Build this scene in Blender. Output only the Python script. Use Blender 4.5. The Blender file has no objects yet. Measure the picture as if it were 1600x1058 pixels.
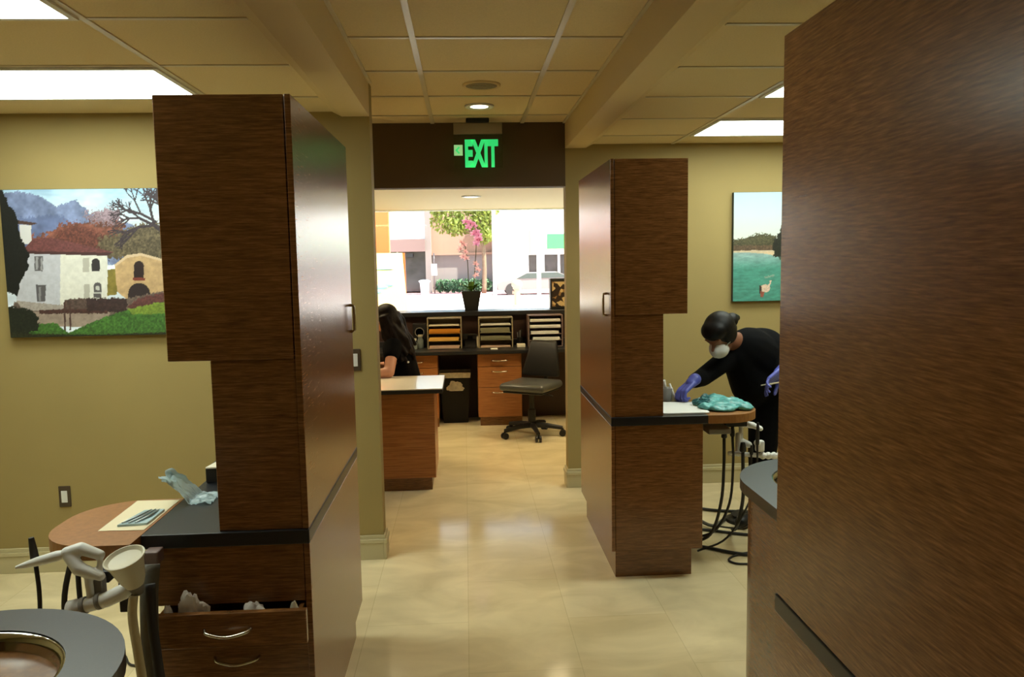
import bpy, bmesh, math, random
import numpy as np
from mathutils import Vector, Matrix, Euler, noise
PI = math.pi
sc = bpy.context.scene
COL = sc.collection
random.seed(7)

# ------------------------------------------------------------------ helpers
def lin(c):
    return tuple(((v/255)/12.92 if v/255 <= .04045 else ((v/255+.055)/1.055)**2.4) for v in c)

def mat(name, rgb=(128,128,128), rough=.5, metal=0., spec=.5, emit=None, es=0., linear=None, var=.0, vscale=30., trans=0., alpha=1., bump=0., coat=0.):
    m = bpy.data.materials.new(name); m.use_nodes = True
    nt = m.node_tree; b = nt.nodes['Principled BSDF']
    c = linear if linear else lin(rgb)
    b.inputs['Base Color'].default_value = (*c, 1)
    b.inputs['Roughness'].default_value = rough
    b.inputs['Metallic'].default_value = metal
    b.inputs['Specular IOR Level'].default_value = spec
    b.inputs['Transmission Weight'].default_value = trans
    b.inputs['Alpha'].default_value = alpha
    b.inputs['Coat Weight'].default_value = coat
    if emit:
        b.inputs['Emission Color'].default_value = (*lin(emit), 1)
        b.inputs['Emission Strength'].default_value = es
    if var or bump:
        tc = nt.nodes.new('ShaderNodeTexCoord')
        n = nt.nodes.new('ShaderNodeTexNoise'); n.inputs['Scale'].default_value = vscale
        n.inputs['Detail'].default_value = 4
        nt.links.new(tc.outputs['Object'], n.inputs['Vector'])
        if var:
            r = nt.nodes.new('ShaderNodeValToRGB')
            r.color_ramp.elements[0].position = .3; r.color_ramp.elements[1].position = .7
            r.color_ramp.elements[0].color = (*[max(0, v*(1-var)) for v in c], 1)
            r.color_ramp.elements[1].color = (*[min(1, v*(1+var)) for v in c], 1)
            nt.links.new(n.outputs['Fac'], r.inputs['Fac'])
            nt.links.new(r.outputs['Color'], b.inputs['Base Color'])
        if bump:
            bp = nt.nodes.new('ShaderNodeBump'); bp.inputs['Strength'].default_value = bump
            bp.inputs['Distance'].default_value = .01
            nt.links.new(n.outputs['Fac'], bp.inputs['Height'])
            nt.links.new(bp.outputs['Normal'], b.inputs['Normal'])
    return m

def wood(name, dark, mid, light, rough=.33, sx=9., sz=230., spec=.5):
    """striped laminate: short horizontal dashes"""
    m = bpy.data.materials.new(name); m.use_nodes = True
    nt = m.node_tree; b = nt.nodes['Principled BSDF']
    tc = nt.nodes.new('ShaderNodeTexCoord')
    mp = nt.nodes.new('ShaderNodeMapping'); mp.inputs['Scale'].default_value = (sx, sx, sz)
    nt.links.new(tc.outputs['Object'], mp.inputs['Vector'])
    n = nt.nodes.new('ShaderNodeTexNoise'); n.inputs['Scale'].default_value = 1.; n.inputs['Detail'].default_value = 5; n.inputs['Roughness'].default_value = .62
    nt.links.new(mp.outputs['Vector'], n.inputs['Vector'])
    r = nt.nodes.new('ShaderNodeValToRGB'); e = r.color_ramp.elements
    e[0].position = .3; e[0].color = (*lin(dark), 1); e[1].position = .72; e[1].color = (*lin(light), 1)
    k = e.new(.5); k.color = (*lin(mid), 1)
    nt.links.new(n.outputs['Fac'], r.inputs['Fac'])
    nt.links.new(r.outputs['Color'], b.inputs['Base Color'])
    b.inputs['Roughness'].default_value = rough; b.inputs['Specular IOR Level'].default_value = spec
    return m

def box(bm, x0, x1, y0, y1, z0, z1, mi=0, bev=0., seg=2):
    g = bmesh.ops.create_cube(bm, size=1)
    vs = g['verts']
    for v in vs:
        v.co = Vector(((x0+x1)/2+v.co.x*(x1-x0), (y0+y1)/2+v.co.y*(y1-y0), (z0+z1)/2+v.co.z*(z1-z0)))
    fs = set(f for v in vs for f in v.link_faces)
    for f in fs: f.material_index = mi
    if bev > 0:
        es = list(set(e for v in vs for e in v.link_edges))
        r = bmesh.ops.bevel(bm, geom=es, offset=bev, segments=seg, profile=.5, affect='EDGES')
        for f in r['faces']: f.material_index = mi
    return vs

def prism(bm, poly, z0, z1, mi=0, M=None, bev=0.):
    """poly: xy outline extruded z0..z1, placed by M"""
    n = len(poly)
    a = [bm.verts.new((p[0], p[1], z0)) for p in poly]; b = [bm.verts.new((p[0], p[1], z1)) for p in poly]
    fs = [bm.faces.new(a[::-1]), bm.faces.new(b)]
    for i in range(n): fs.append(bm.faces.new((a[i], a[(i+1) % n], b[(i+1) % n], b[i])))
    for f in fs: f.material_index = mi
    if bev:
        es = list(fs[0].edges)+list(fs[1].edges)
        bmesh.ops.bevel(bm, geom=es, offset=bev, segments=2, profile=.5, affect='EDGES')
    if M is not None:
        for v in set(v for f in bm.faces if f.is_valid for v in f.verts) if bev else a+b:
            if bev is None or not bev or v in a or v in b: v.co = M @ v.co
    return a+b

def spline(pts, n=6):
    """Catmull-Rom through pts"""
    P = [Vector(p) for p in pts]
    if len(P) < 3: return P
    Q = [P[0]*2-P[1]]+P+[P[-1]*2-P[-2]]
    out = []
    for i in range(1, len(Q)-2):
        for k in range(n):
            t = k/n; a, b, c, d = Q[i-1], Q[i], Q[i+1], Q[i+2]
            out.append(.5*((2*b)+(c-a)*t+(2*a-5*b+4*c-d)*t*t+(3*b-a-3*c+d)*t**3))
    out.append(P[-1]); return out

def tube(bm, pts, r, seg=8, mi=0, cap=True):
    P = [Vector(p) for p in pts]; n = len(P)
    R = r if isinstance(r, (list, tuple)) else [r]*n
    rings = []; up = None
    for i in range(n):
        t = (P[min(i+1, n-1)]-P[max(i-1, 0)]).normalized()
        if up is None:
            up = Vector((0, 0, 1)) if abs(t.z) < .9 else Vector((1, 0, 0))
        s = t.cross(up)
        if s.length < 1e-6: s = t.orthogonal()
        s.normalize(); up = s.cross(t).normalized()
        rings.append([bm.verts.new(P[i]+(s*math.cos(2*PI*k/seg)+up*math.sin(2*PI*k/seg))*R[i]) for k in range(seg)])
    for i in range(n-1):
        for k in range(seg):
            f = bm.faces.new((rings[i][k], rings[i][(k+1) % seg], rings[i+1][(k+1) % seg], rings[i+1][k])); f.material_index = mi; f.smooth = True
    if cap:
        for ring in (rings[0][::-1], rings[-1]):
            f = bm.faces.new(ring); f.material_index = mi

def capsule(bm, p0, p1, r0, r1, seg=14, mi=0):
    """tapered limb with rounded ends"""
    p0, p1 = Vector(p0), Vector(p1); d = p1-p0; L = max(d.length, 1e-5); d.normalize()
    pts, R = [], []
    for k in range(6):
        a = PI/2*(1-k/5); pts.append(p0-d*r0*math.sin(a)); R.append(max(r0*math.cos(a), r0*.02))
    for k in range(6):
        a = PI/2*k/5; pts.append(p1+d*r1*math.sin(a)); R.append(max(r1*math.cos(a), r1*.02))
    tube(bm, pts, R, seg, mi)

def ell(bm, c, r, rot=None, seg=20, mi=0):
    g = bmesh.ops.create_uvsphere(bm, u_segments=seg, v_segments=max(8, seg*2//3), radius=1)
    M = Matrix.Translation(Vector(c)) @ (rot.to_4x4() if rot is not None else Matrix.Identity(4)) @ Matrix.Diagonal((*(r if hasattr(r, '__len__') else (r, r, r)), 1))
    for v in g['verts']: v.co = M @ v.co
    for f in set(f for v in g['verts'] for f in v.link_faces): f.material_index = mi; f.smooth = True
    return g['verts']

def lathe(bm, prof, c=(0, 0, 0), seg=32, mi=0, M=None, closed=False):
    rings = []
    for r, z in prof:
        ring = []
        for k in range(seg):
            a = 2*PI*k/seg; co = Vector((r*math.cos(a), r*math.sin(a), z))
            if M is not None: co = M @ co
            ring.append(bm.verts.new(co+Vector(c)))
        rings.append(ring)
    N = len(rings)
    for i in range(N if closed else N-1):
        for k in range(seg):
            f = bm.faces.new((rings[i][k], rings[i][(k+1) % seg], rings[(i+1) % N][(k+1) % seg], rings[(i+1) % N][k])); f.material_index = mi; f.smooth = True
    if not closed:
        bm.faces.new(rings[0][::-1]).material_index = mi
        bm.faces.new(rings[-1]).material_index = mi

def wpos(o):
    v = Vector((0, 0, 0))
    while o is not None: v += o.location; o = o.parent
    return v

def mk(name, bm, m, parent=None, smooth=False, kind=None, label=None, cat=None, group=None, auto=None):
    """links bm (world coordinates) as one mesh object under parent"""
    bmesh.ops.recalc_face_normals(bm, faces=bm.faces[:])
    if smooth:
        for f in bm.faces: f.smooth = True
    if parent is None:
        xs = [v.co for v in bm.verts]
        loc = Vector(((min(c.x for c in xs)+max(c.x for c in xs))/2, (min(c.y for c in xs)+max(c.y for c in xs))/2, min(c.z for c in xs)))
        if kind == 'structure': loc = Vector((0, 0, 0))
    else: loc = wpos(parent)
    for v in bm.verts: v.co -= loc
    me = bpy.data.meshes.new(name); bm.to_mesh(me); bm.free()
    for x in (m if isinstance(m, (list, tuple)) else [m]): me.materials.append(x)
    if auto:
        for p in me.polygons: p.use_smooth = True
        try: me.set_sharp_from_angle(angle=math.radians(auto))
        except Exception: pass
    o = bpy.data.objects.new(name, me); COL.objects.link(o)
    if parent is None: o.location = loc
    else: o.parent = parent
    if kind: o['kind'] = kind
    if label: o['label'] = label
    if cat: o['category'] = cat
    if group: o['group'] = group
    return o

def thing(name, loc, label, cat, group=None):
    o = bpy.data.objects.new(name, None); COL.objects.link(o); o.location = loc; o.empty_display_size = .1
    o['label'] = label; o['category'] = cat
    if group: o['group'] = group
    return o

def fuse(bm, voxel, smooth=4, extra=None):
    """merges overlapping closed shapes into one continuous smooth surface"""
    me = bpy.data.meshes.new('tmp'); bm.to_mesh(me); bm.free()
    o = bpy.data.objects.new('tmp', me); COL.objects.link(o)
    md = o.modifiers.new('r', 'REMESH'); md.mode = 'VOXEL'; md.voxel_size = voxel
    if smooth:
        s = o.modifiers.new('s', 'SMOOTH'); s.factor = .5; s.iterations = smooth
    dg = bpy.context.evaluated_depsgraph_get()
    m2 = bpy.data.meshes.new_from_object(o.evaluated_get(dg))
    b2 = bmesh.new(); b2.from_mesh(m2)
    bpy.data.objects.remove(o); bpy.data.meshes.remove(me); bpy.data.meshes.remove(m2)
    for f in b2.faces: f.smooth = True
    return b2

def N(): return bmesh.new()

# ------------------------------------------------------------------ measured layout
XL, XR = -.487, .718            # corridor faces of the divider cabinets
ZC, ZT, ZU = .855, 2.135, 1.372 # counter, cabinet top, underside of upper cabinet
YL, YR, YF = 2.349, 3.876, 1.766
CL = 1.06                       # cabinet length
DW, DE = 4.323, 5.583           # bay walls
ZO, ZCC, ZS, ZH = 2.45, 2.603, 2.424, 2.163
XO = 3.4
YB = -2.4
YWIN = 11.2

# ------------------------------------------------------------------ materials
M = {}
M['wood'] = wood('striped_laminate', (93,60,29), (123,81,42), (154,107,60), spec=.7, rough=.26, sx=16, sz=230)
M['wood_lit'] = wood('striped_laminate_lit', (128,76,38), (162,104,56), (184,126,74), sx=5, sz=150)  # same laminate as the cabinets, reception lighting put into brighter colours
M['wood_tray'] = wood('tray_wood', (140,94,46), (152,102,52), (164,112,60), rough=.4, sx=60, sz=30)
M['black_top'] = mat('black_laminate', (30,31,34), .35, var=.25, vscale=300)
M['wall'] = mat('khaki_paint', (160,141,88), .75, var=.03, vscale=3)
M['wall_dark'] = mat('brown_paint', (92,74,52), .8, var=.04, vscale=3)
M['cream'] = mat('cream_paint', (244,220,150), .7)
M['trim'] = mat('trim_paint', (196,186,146), .5)
M['ceil'] = mat('ceiling_tile', (222,202,156), .9, var=.05, vscale=160, bump=.1)
M['tbar'] = mat('grid_metal', (205,192,160), .35, spec=.6)
M['soffit'] = mat('soffit_paint', (216,194,146), .8)
M['frame_w'] = mat('light_frame', (225,225,220), .5)
M['diff'] = mat('lamp_diffuser', (250,255,252), .6, emit=(246,255,240), es=12.)
M['down'] = mat('downlight_lens', (255,250,235), .4, emit=(255,244,215), es=9.)
M['white'] = mat('white_plastic', (225,226,222), .35)
M['offwhite'] = mat('ivory_plastic', (206,200,176), .45)
M['bluewhite'] = mat('pale_plastic_film', (172,198,206), .25, var=.15, vscale=40)
M['tissue'] = mat('tissue', (222,216,208), .9, var=.06, vscale=60)
M['paper'] = mat('paper', (232,226,206), .85)
M['paper_w'] = mat('white_paper', (232,234,232), .85)
M['cream_paper'] = mat('cream_paper', (226,214,180), .85)
M['black'] = mat('black_plastic', (22,22,24), .45)
M['rubber'] = mat('dark_rubber', (40,37,34), .6)
M['hose_grey'] = mat('grey_hose', (92,88,76), .6, var=.1, vscale=50)
M['hose_beige'] = mat('beige_hose', (186,174,132), .55, var=.06, vscale=90)
M['steel'] = mat('steel', (190,190,186), .08, metal=1.)
M['chrome'] = mat('brushed_nickel', (205,198,180), .25, metal=1.)
M['silver'] = mat('instrument_steel', (180,186,190), .3, metal=.9)
M['grey'] = mat('grey_plastic', (128,126,122), .5)
M['mauve'] = mat('mauve_plastic', (120,100,96), .5)
M['skin'] = mat('skin', (196,140,112), .5, var=.04, vscale=25)
M['skin_d'] = mat('skin_darker_tone', (128,84,62), .5, var=.05, vscale=25)  # one even, darker skin tone
M['hair'] = mat('dark_hair', (14,11,10), .5, spec=.2, var=.3, vscale=60)
M['hair_b'] = mat('brown_hair', (24,15,11), .55, spec=.15, var=.5, vscale=35)
M['cloth_b'] = mat('black_cloth', (9,9,11), .9, spec=.1, var=.2, vscale=120)
M['glove'] = mat('blue_nitrile', (92,100,190), .4)
M['mask'] = mat('mask_paper', (206,206,204), .85)
M['teal'] = mat('teal_wrap', (96,176,176), .35, var=.35, vscale=45)
M['teal_d'] = mat('dark_teal_wrap', (54,110,116), .4, var=.3, vscale=45)
M['canvas_edge'] = mat('canvas_edge', (60,70,62), .7)
M['plate_d'] = mat('bronze_plate', (74,60,44), .4)
M['green_e'] = mat('exit_green', (60,220,120), .5, emit=(46,225,120), es=.75)
M['green_p'] = mat('exit_pale_green', (170,235,160), .5, emit=(170,240,160), es=.5)
M['orange'] = mat('orange_panel', (226,112,62), .6, var=.05, vscale=4)
M['yellow_env'] = mat('manila', (222,176,84), .8)
M['orange_env'] = mat('orange_envelope', (206,136,30), .8)
M['file_g'] = mat('grey_green_file', (134,132,104), .8)
M['file_p'] = mat('pinkish_file', (196,168,148), .8)
M['mesh_t'] = mat('taupe_tray', (146,134,108), .5)
M['bag'] = mat('bin_liner', (222,218,206), .35, var=.2, vscale=30)
M['fabric'] = mat('charcoal_upholstery', (24,25,27), .4, var=.15, vscale=200)
M['vinyl_highlit'] = mat('black_vinyl_highlit', (78,80,78), .28)  # highlight on the black seat put into its colour as grey
M['lightblue'] = mat('light_blue_box', (150,196,222), .6)
M['glassjar'] = mat('jar_glass', (190,205,205), .1, var=.1, trans=.6)
M['petal'] = mat('orchid_petal', (236,150,200), .6, var=.12, vscale=90)
M['petal_d'] = mat('orchid_throat', (176,50,130), .6)
M['petal_p'] = mat('orchid_pink_petal', (244,176,190), .6)
M['leaf'] = mat('orchid_leaf', (96,132,48), .45)
M['stem'] = mat('orchid_stem', (70,74,44), .6)
M['asphalt'] = mat('asphalt', (190,186,180), .9, var=.08, vscale=1)
M['paving_red'] = mat('red_paving', (178,132,132), .9, var=.08, vscale=2)
M['bwall_white'] = mat('white_stucco', (238,238,236), .9)
M['bwall_mauve'] = mat('mauve_fascia', (112,92,88), .9)
M['bwall_tan'] = mat('tan_stucco', (140,112,96), .9, var=.06, vscale=.6)
M['bwall_grey'] = mat('grey_stucco', (124,114,110), .9)
M['shopglass'] = mat('dark_shop_glass', (58,56,58), .15, var=.5, vscale=1.4)
M['hedge'] = mat('hedge_leaves', (60,92,60), .8, var=.35, vscale=3)
M['tree_leaf'] = mat('yellow_green_leaves', (176,190,58), .7, var=.4, vscale=2)
M['bark'] = mat('bark', (110,92,72), .9, var=.2, vscale=8)
M['green_sign'] = mat('green_sign', (60,180,84), .6)
M['bin_w'] = mat('pale_bin', (206,214,214), .6)
M['hydrant'] = mat('cream_enamel', (176,138,112), .5)
M['car'] = mat('car_paint', (60,66,62), .25)
M['cyan_print'] = mat('cyan_print', (150,222,226), .8, var=.2, vscale=4)

def translucent(name, rgb, k=.55):
    m = mat(name, rgb, .6); nt = m.node_tree; b = nt.nodes['Principled BSDF']; o = nt.nodes['Material Output']
    t = nt.nodes.new('ShaderNodeBsdfTranslucent'); t.inputs['Color'].default_value = (*lin(rgb), 1)
    mx = nt.nodes.new('ShaderNodeMixShader'); mx.inputs[0].default_value = k
    nt.links.new(b.outputs[0], mx.inputs[1]); nt.links.new(t.outputs[0], mx.inputs[2]); nt.links.new(mx.outputs[0], o.inputs[0])
    return m
M['petal'] = translucent('orchid_petal', (252,184,226), .7); M['petal_p'] = translucent('orchid_pink_petal', (252,206,212), .7); M['leaf'] = translucent('orchid_leaf', (112,150,52), .4)
M['petal_d'] = translucent('orchid_throat', (190,70,150), .4); M['tree_leaf'] = translucent('yellow_green_leaves', (118,130,52), .35)  # tree leaves keep their own yellow-green

def glass_mat():
    m = bpy.data.materials.new('window_glass'); m.use_nodes = True
    nt = m.node_tree; nt.nodes.clear()
    o = nt.nodes.new('ShaderNodeOutputMaterial'); t = nt.nodes.new('ShaderNodeBsdfTransparent'); g = nt.nodes.new('ShaderNodeBsdfGlossy')
    g.inputs['Roughness'].default_value = .02; t.inputs['Color'].default_value = (.93, .96, .94, 1)
    mx = nt.nodes.new('ShaderNodeMixShader'); fr = nt.nodes.new('ShaderNodeFresnel'); fr.inputs['IOR'].default_value = 1.35
    nt.links.new(fr.outputs[0], mx.inputs[0]); nt.links.new(t.outputs[0], mx.inputs[1]); nt.links.new(g.outputs[0], mx.inputs[2]); nt.links.new(mx.outputs[0], o.inputs[0])
    return m
M['glass'] = glass_mat()
def acrylic():
    m = glass_mat(); m.name = 'clear_acrylic'
    for n in m.node_tree.nodes:
        if n.type == 'BSDF_TRANSPARENT': n.inputs['Color'].default_value = (.84, .87, .8, 1)
    return m
M['acrylic'] = acrylic()

def floor_mat():
    m = bpy.data.materials.new('travertine_tiles'); m.use_nodes = True
    nt = m.node_tree; b = nt.nodes['Principled BSDF']
    g = nt.nodes.new('ShaderNodeNewGeometry')
    mp = nt.nodes.new('ShaderNodeMapping'); mp.inputs['Rotation'].default_value = (0, 0, PI/2); mp.inputs['Location'].default_value = (-.015, -.0, 0)
    nt.links.new(g.outputs['Position'], mp.inputs['Vector'])
    sep = nt.nodes.new('ShaderNodeSeparateXYZ'); nt.links.new(g.outputs['Position'], sep.inputs[0])
    cb = nt.nodes.new('ShaderNodeCombineXYZ')
    ax = nt.nodes.new('ShaderNodeMath'); ax.inputs[1].default_value = 10*.46+.02; nt.links.new(sep.outputs['X'], ax.inputs[0])
    ay = nt.nodes.new('ShaderNodeMath'); ay.inputs[1].default_value = 10*.91-3.49; nt.links.new(sep.outputs['Y'], ay.inputs[0])
    nt.links.new(ay.outputs[0], cb.inputs['X']); nt.links.new(ax.outputs[0], cb.inputs['Y'])
    br = nt.nodes.new('ShaderNodeTexBrick'); br.offset = .5
    br.inputs['Scale'].default_value = 1; br.inputs['Mortar Size'].default_value = .0018; br.inputs['Mortar Smooth'].default_value = .3
    br.inputs['Brick Width'].default_value = .91; br.inputs['Row Height'].default_value = .46
    br.inputs['Color1'].default_value = (*lin((232,218,178)), 1); br.inputs['Color2'].default_value = (*lin((238,226,190)), 1)
    br.inputs['Mortar'].default_value = (*lin((216,202,162)), 1)
    nt.links.new(cb.outputs[0], br.inputs['Vector'])
    n = nt.nodes.new('ShaderNodeTexNoise'); n.inputs['Scale'].default_value = 2.6; n.inputs['Detail'].default_value = 8; n.inputs['Distortion'].default_value = .8
    st = nt.nodes.new('ShaderNodeMapping'); st.inputs['Scale'].default_value = (1, 1.7, 1)
    nt.links.new(g.outputs['Position'], st.inputs['Vector']); nt.links.new(st.outputs[0], n.inputs['Vector'])
    r = nt.nodes.new('ShaderNodeValToRGB'); r.color_ramp.elements[0].position = .32; r.color_ramp.elements[1].position = .66
    r.color_ramp.elements[0].color = (.82, .78, .69, 1); r.color_ramp.elements[1].color = (1.08, 1.06, 1.0, 1)
    nt.links.new(n.outputs['Fac'], r.inputs['Fac'])
    mx = nt.nodes.new('ShaderNodeMixRGB'); mx.blend_type = 'MULTIPLY'; mx.inputs[0].default_value = .8
    nt.links.new(br.outputs['Color'], mx.inputs[1]); nt.links.new(r.outputs['Color'], mx.inputs[2])
    nt.links.new(mx.outputs[0], b.inputs['Base Color'])
    n2 = nt.nodes.new('ShaderNodeTexNoise'); n2.inputs['Scale'].default_value = 4; n2.inputs['Detail'].default_value = 4
    nt.links.new(g.outputs['Position'], n2.inputs['Vector'])
    rr = nt.nodes.new('ShaderNodeMapRange'); rr.inputs['To Min'].default_value = .08; rr.inputs['To Max'].default_value = .17
    nt.links.new(n2.outputs['Fac'], rr.inputs['Value']); nt.links.new(rr.outputs[0], b.inputs['Roughness'])
    return m
M['floor'] = floor_mat()

def mosaic_mat():
    m = bpy.data.materials.new('brown_gold_mosaic'); m.use_nodes = True
    nt = m.node_tree; b = nt.nodes['Principled BSDF']
    tc = nt.nodes.new('ShaderNodeTexCoord'); v = nt.nodes.new('ShaderNodeTexVoronoi'); v.inputs['Scale'].default_value = 22
    nt.links.new(tc.outputs['Object'], v.inputs['Vector'])
    r = nt.nodes.new('ShaderNodeValToRGB'); r.color_ramp.interpolation = 'CONSTANT'
    e = r.color_ramp.elements; e[0].color = (*lin((40,26,18)), 1); e[1].position = .45; e[1].color = (*lin((150,116,70)), 1)
    k = e.new(.7); k.color = (*lin((206,180,130)), 1)
    sep = nt.nodes.new('ShaderNodeSeparateColor'); nt.links.new(v.outputs['Color'], sep.inputs[0])
    nt.links.new(sep.outputs[0], r.inputs['Fac']); nt.links.new(r.outputs['Color'], b.inputs['Base Color']); b.inputs['Roughness'].default_value = .4
    return m
M['mosaic'] = mosaic_mat()
def print_mat():
    m = bpy.data.materials.new('photo_print'); m.use_nodes = True
    nt = m.node_tree; b = nt.nodes['Principled BSDF']; a = nt.nodes.new('ShaderNodeVertexColor'); a.layer_name = 'Col'
    nt.links.new(a.outputs['Color'], b.inputs['Base Color']); b.inputs['Roughness'].default_value = .55
    return m
M['print'] = print_mat()

# ------------------------------------------------------------------ room shell
def S(name, boxes, m, bev=0.):
    bm = N()
    for q in boxes: box(bm, *q, bev=bev)
    return mk(name, bm, m, kind='structure')
S('floor', [(-XO, XO, YB, YWIN+.15, -.12, 0)], M['floor'])
S('wall_left', [(-XO-.15, -XO, YB, YWIN+.15, 0, 2.85)], M['wall'])
S('wall_right', [(XO, XO+.15, YB, YWIN+.15, 0, 2.85)], M['wall'])
S('wall_back', [(-XO, XO, YB-.15, YB, 0, 2.85)], M['wall'])
S('wall_bay_left', [(-XO, XL, DW, DW+.12, 0, 2.72)], M['wall'])
S('wall_bay_right', [(XR, XO, DE, DE+.12, 0, 2.72)], M['wall'])
S('wall_header', [(-XO, XR, DE, DE+.12, ZH, 2.72)], M['wall_dark'])
S('ceiling_corridor', [(XL, XR, YB, DW, ZCC, ZCC+.1), (-XO, XR, DW, DE, ZCC, ZCC+.1)], M['ceil'])
S('ceiling_left', [(-XO, XL-.005, YB, DW, ZO, ZO+.1)], M['ceil'])
S('ceiling_right', [(XR+.005, XO, YB, DE, ZO, ZO+.1)], M['ceil'])
S('ceiling_reception', [(-XO, XO, DE+.12, YWIN, 2.38, 2.5)], M['cream'])
S('roof', [(-XO-.2, XO+.2, YB-.2, YWIN+.5, 2.85, 3.0)], M['cream'])
# dropped soffits beside the corridor, with a splayed outer edge
for side, x0, sg, y1 in (('left', XL, -1, DW), ('right', XR, 1, DE)):
    bm = N()
    poly = [(x0, ZS), (x0+sg*.145, ZS), (x0+sg*.2, ZO+.002), (x0+sg*.2, 2.72), (x0, 2.72)]
    Mx = Matrix(((1, 0, 0, 0), (0, 0, 1, 0), (0, 1, 0, 0), (0, 0, 0, 1)))
    prism(bm, poly, YB, y1, 0, Mx)
    mk('trim_soffit_'+side, bm, M['soffit'], kind='structure')
# ceiling grid bars
bm = N()
for x in (-.2, .42): box(bm, x-.013, x+.013, YB, DE, ZCC-.006, ZCC+.002)
for k in range(-10, 6):
    y = 3.487+.603*k
    if YB < y < DE: box(bm, XL if y < DW else -XO, XR, y-.012, y+.012, ZCC-.005, ZCC+.002)
for x in (XL+.006, XR-.006): box(bm, x-.01, x+.01, YB, DW if x < 0 else DE, ZCC-.008, ZCC+.002)
mk('trim_grid_corridor', bm, M['tbar'], kind='structure')
bm = N()
for x in (-1.205, -2.43): box(bm, x-.012, x+.012, YB, DW, ZO-.005, ZO+.002)
for k in range(-10, 4):
    y = 2.705+.617*k
    if YB < y < DW: box(bm, -XO, XL-.2, y-.01, y+.01, ZO-.004, ZO+.002)
mk('trim_grid_left', bm, M['tbar'], kind='structure')
bm = N()
for x in (1.48, 2.71): box(bm, x-.012, x+.012, YB, DE, ZO-.005, ZO+.002)
for k in range(-12, 4):
    y = 3.985+.61*k
    if YB < y < DE: box(bm, XR+.2, XO, y-.01, y+.01, ZO-.004, ZO+.002)
mk('trim_grid_right', bm, M['tbar'], kind='structure')
# baseboards
def baseboard(name, pieces):
    bm = N()
    for (x0, x1, y0, y1, ax) in pieces:
        for z0, z1, t in ((0, .095, .016), (.095, .118, .021), (.118, .138, .011)):
            if ax == 'y': box(bm, x0, x1, y0-t, y0, z0, z1, bev=.002, seg=1)
            elif ax == 'x+': box(bm, x1, x1+t, y0-t, y1, z0, z1, bev=.002, seg=1)
            elif ax == 'x-': box(bm, x0-t, x0, y0-t, y1, z0, z1, bev=.002, seg=1)
    mk(name, bm, M['trim'], kind='structure')
baseboard('baseboard_left', [(-XO, XL, DW, DW, 'y'), (XL-.1, XL, DW, DW+.12, 'x+')])
baseboard('baseboard_right', [(XR, XO, DE, DE, 'y'), (XR, XR+.1, DE, DE+.12, 'x-')])
# street facade
S('wall_window', [(-XO, -3.2, YWIN, YWIN+.15, 0, 2.85), (3.2, XO, YWIN, YWIN+.15, 0, 2.85), (-3.2, 3.2, YWIN, YWIN+.15, 2.378, 2.85), (-3.2, 3.2, YWIN, YWIN+.15, 0, .12)], M['cream'])
bm = N()
for x in (-3.17, 3.17): box(bm, x-.02, x+.02, YWIN+.03, YWIN+.10, .12, 2.378, bev=.004)
for z in (.13, 2.372): box(bm, -3.2, 3.2, YWIN+.10, YWIN+.14, z-.01, z+.006, bev=.003)
w = mk('window_1', bm, M['bwall_white'], kind='structure')
bm = N(); box(bm, -3.17, 3.17, YWIN+.06, YWIN+.066, .12, 2.378); mk('window_glass', bm, M['glass'], w)

# ------------------------------------------------------------------ ceiling lights
def panel(x0, x1, y0, y1, label):
    t = thing('ceiling_light_panel', ((x0+x1)/2, (y0+y1)/2, ZO-.012), label, 'ceiling light', 'fluorescent ceiling panels')
    bm = N(); f = .022
    for q in ((x0, x1, y0, y0+f), (x0, x1, y1-f, y1), (x0, x0+f, y0+f, y1-f), (x1-f, x1, y0+f, y1-f)): box(bm, *q, ZO-.012, ZO-.001)
    mk('light_frame', bm, M['frame_w'], t)
    bm = N(); box(bm, x0+f, x1-f, y0+f, y1-f, ZO-.009, ZO-.002); mk('diffuser', bm, M['diff'], t)
panel(-2.42, -1.215, 3.335, 3.93, 'large glowing ceiling panel above the villa picture, nearer the left wall')
panel(-2.42, -1.215, 2.10, 2.695, 'glowing ceiling panel cut by the top left corner of the view')
panel(1.49, 2.70, 4.605, 5.195, 'glowing ceiling panel nearest the seaside picture')
panel(1.49, 2.70, 3.385, 3.975, 'glowing ceiling panel peeking out above the tall foreground cabinet')
t = thing('recessed_downlight', (.112, 4.98, ZCC-.012), 'round recessed downlight lit in the corridor ceiling before the exit sign', 'ceiling light')
bm = N(); lathe(bm, [(.085, 0), (.09, .004), (.09, .01), (.06, .011), (.055, .004)], (.112, 4.98, ZCC-.012), 32, closed=True); mk('trim_ring', bm, M['frame_w'], t, auto=40)
bm = N(); lathe(bm, [(.001, .002), (.055, .004), (.055, .009), (.001, .01)], (.112, 4.98, ZCC-.012), 32); mk('lens', bm, M['down'], t)
t = thing('ceiling_speaker', (.113, 4.40, ZCC-.012), 'round flat speaker grille in the corridor ceiling', 'speaker')
bm = N(); lathe(bm, [(.098, 0), (.104, .005), (.104, .012), (.085, .011), (.085, .003)], (.113, 4.40, ZCC-.012), 32, closed=True); mk('rim', bm, M['soffit'], t, auto=40)
bm = N(); lathe(bm, [(.001, .004), (.085, .003), (.085, .01), (.001, .01)], (.113, 4.40, ZCC-.012), 32)
for r in (.02, .04, .06): lathe(bm, [(r, .002), (r+.006, .002), (r+.006, .005), (r, .005)], (.113, 4.40, ZCC-.012), 28, closed=True)
mk('grille', bm, M['mesh_t'], t)
t = thing('reception_downlight', (.09, 9.04, 2.368), 'small round ceiling fitting in the bright reception beyond the doorway', 'ceiling light')
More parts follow.
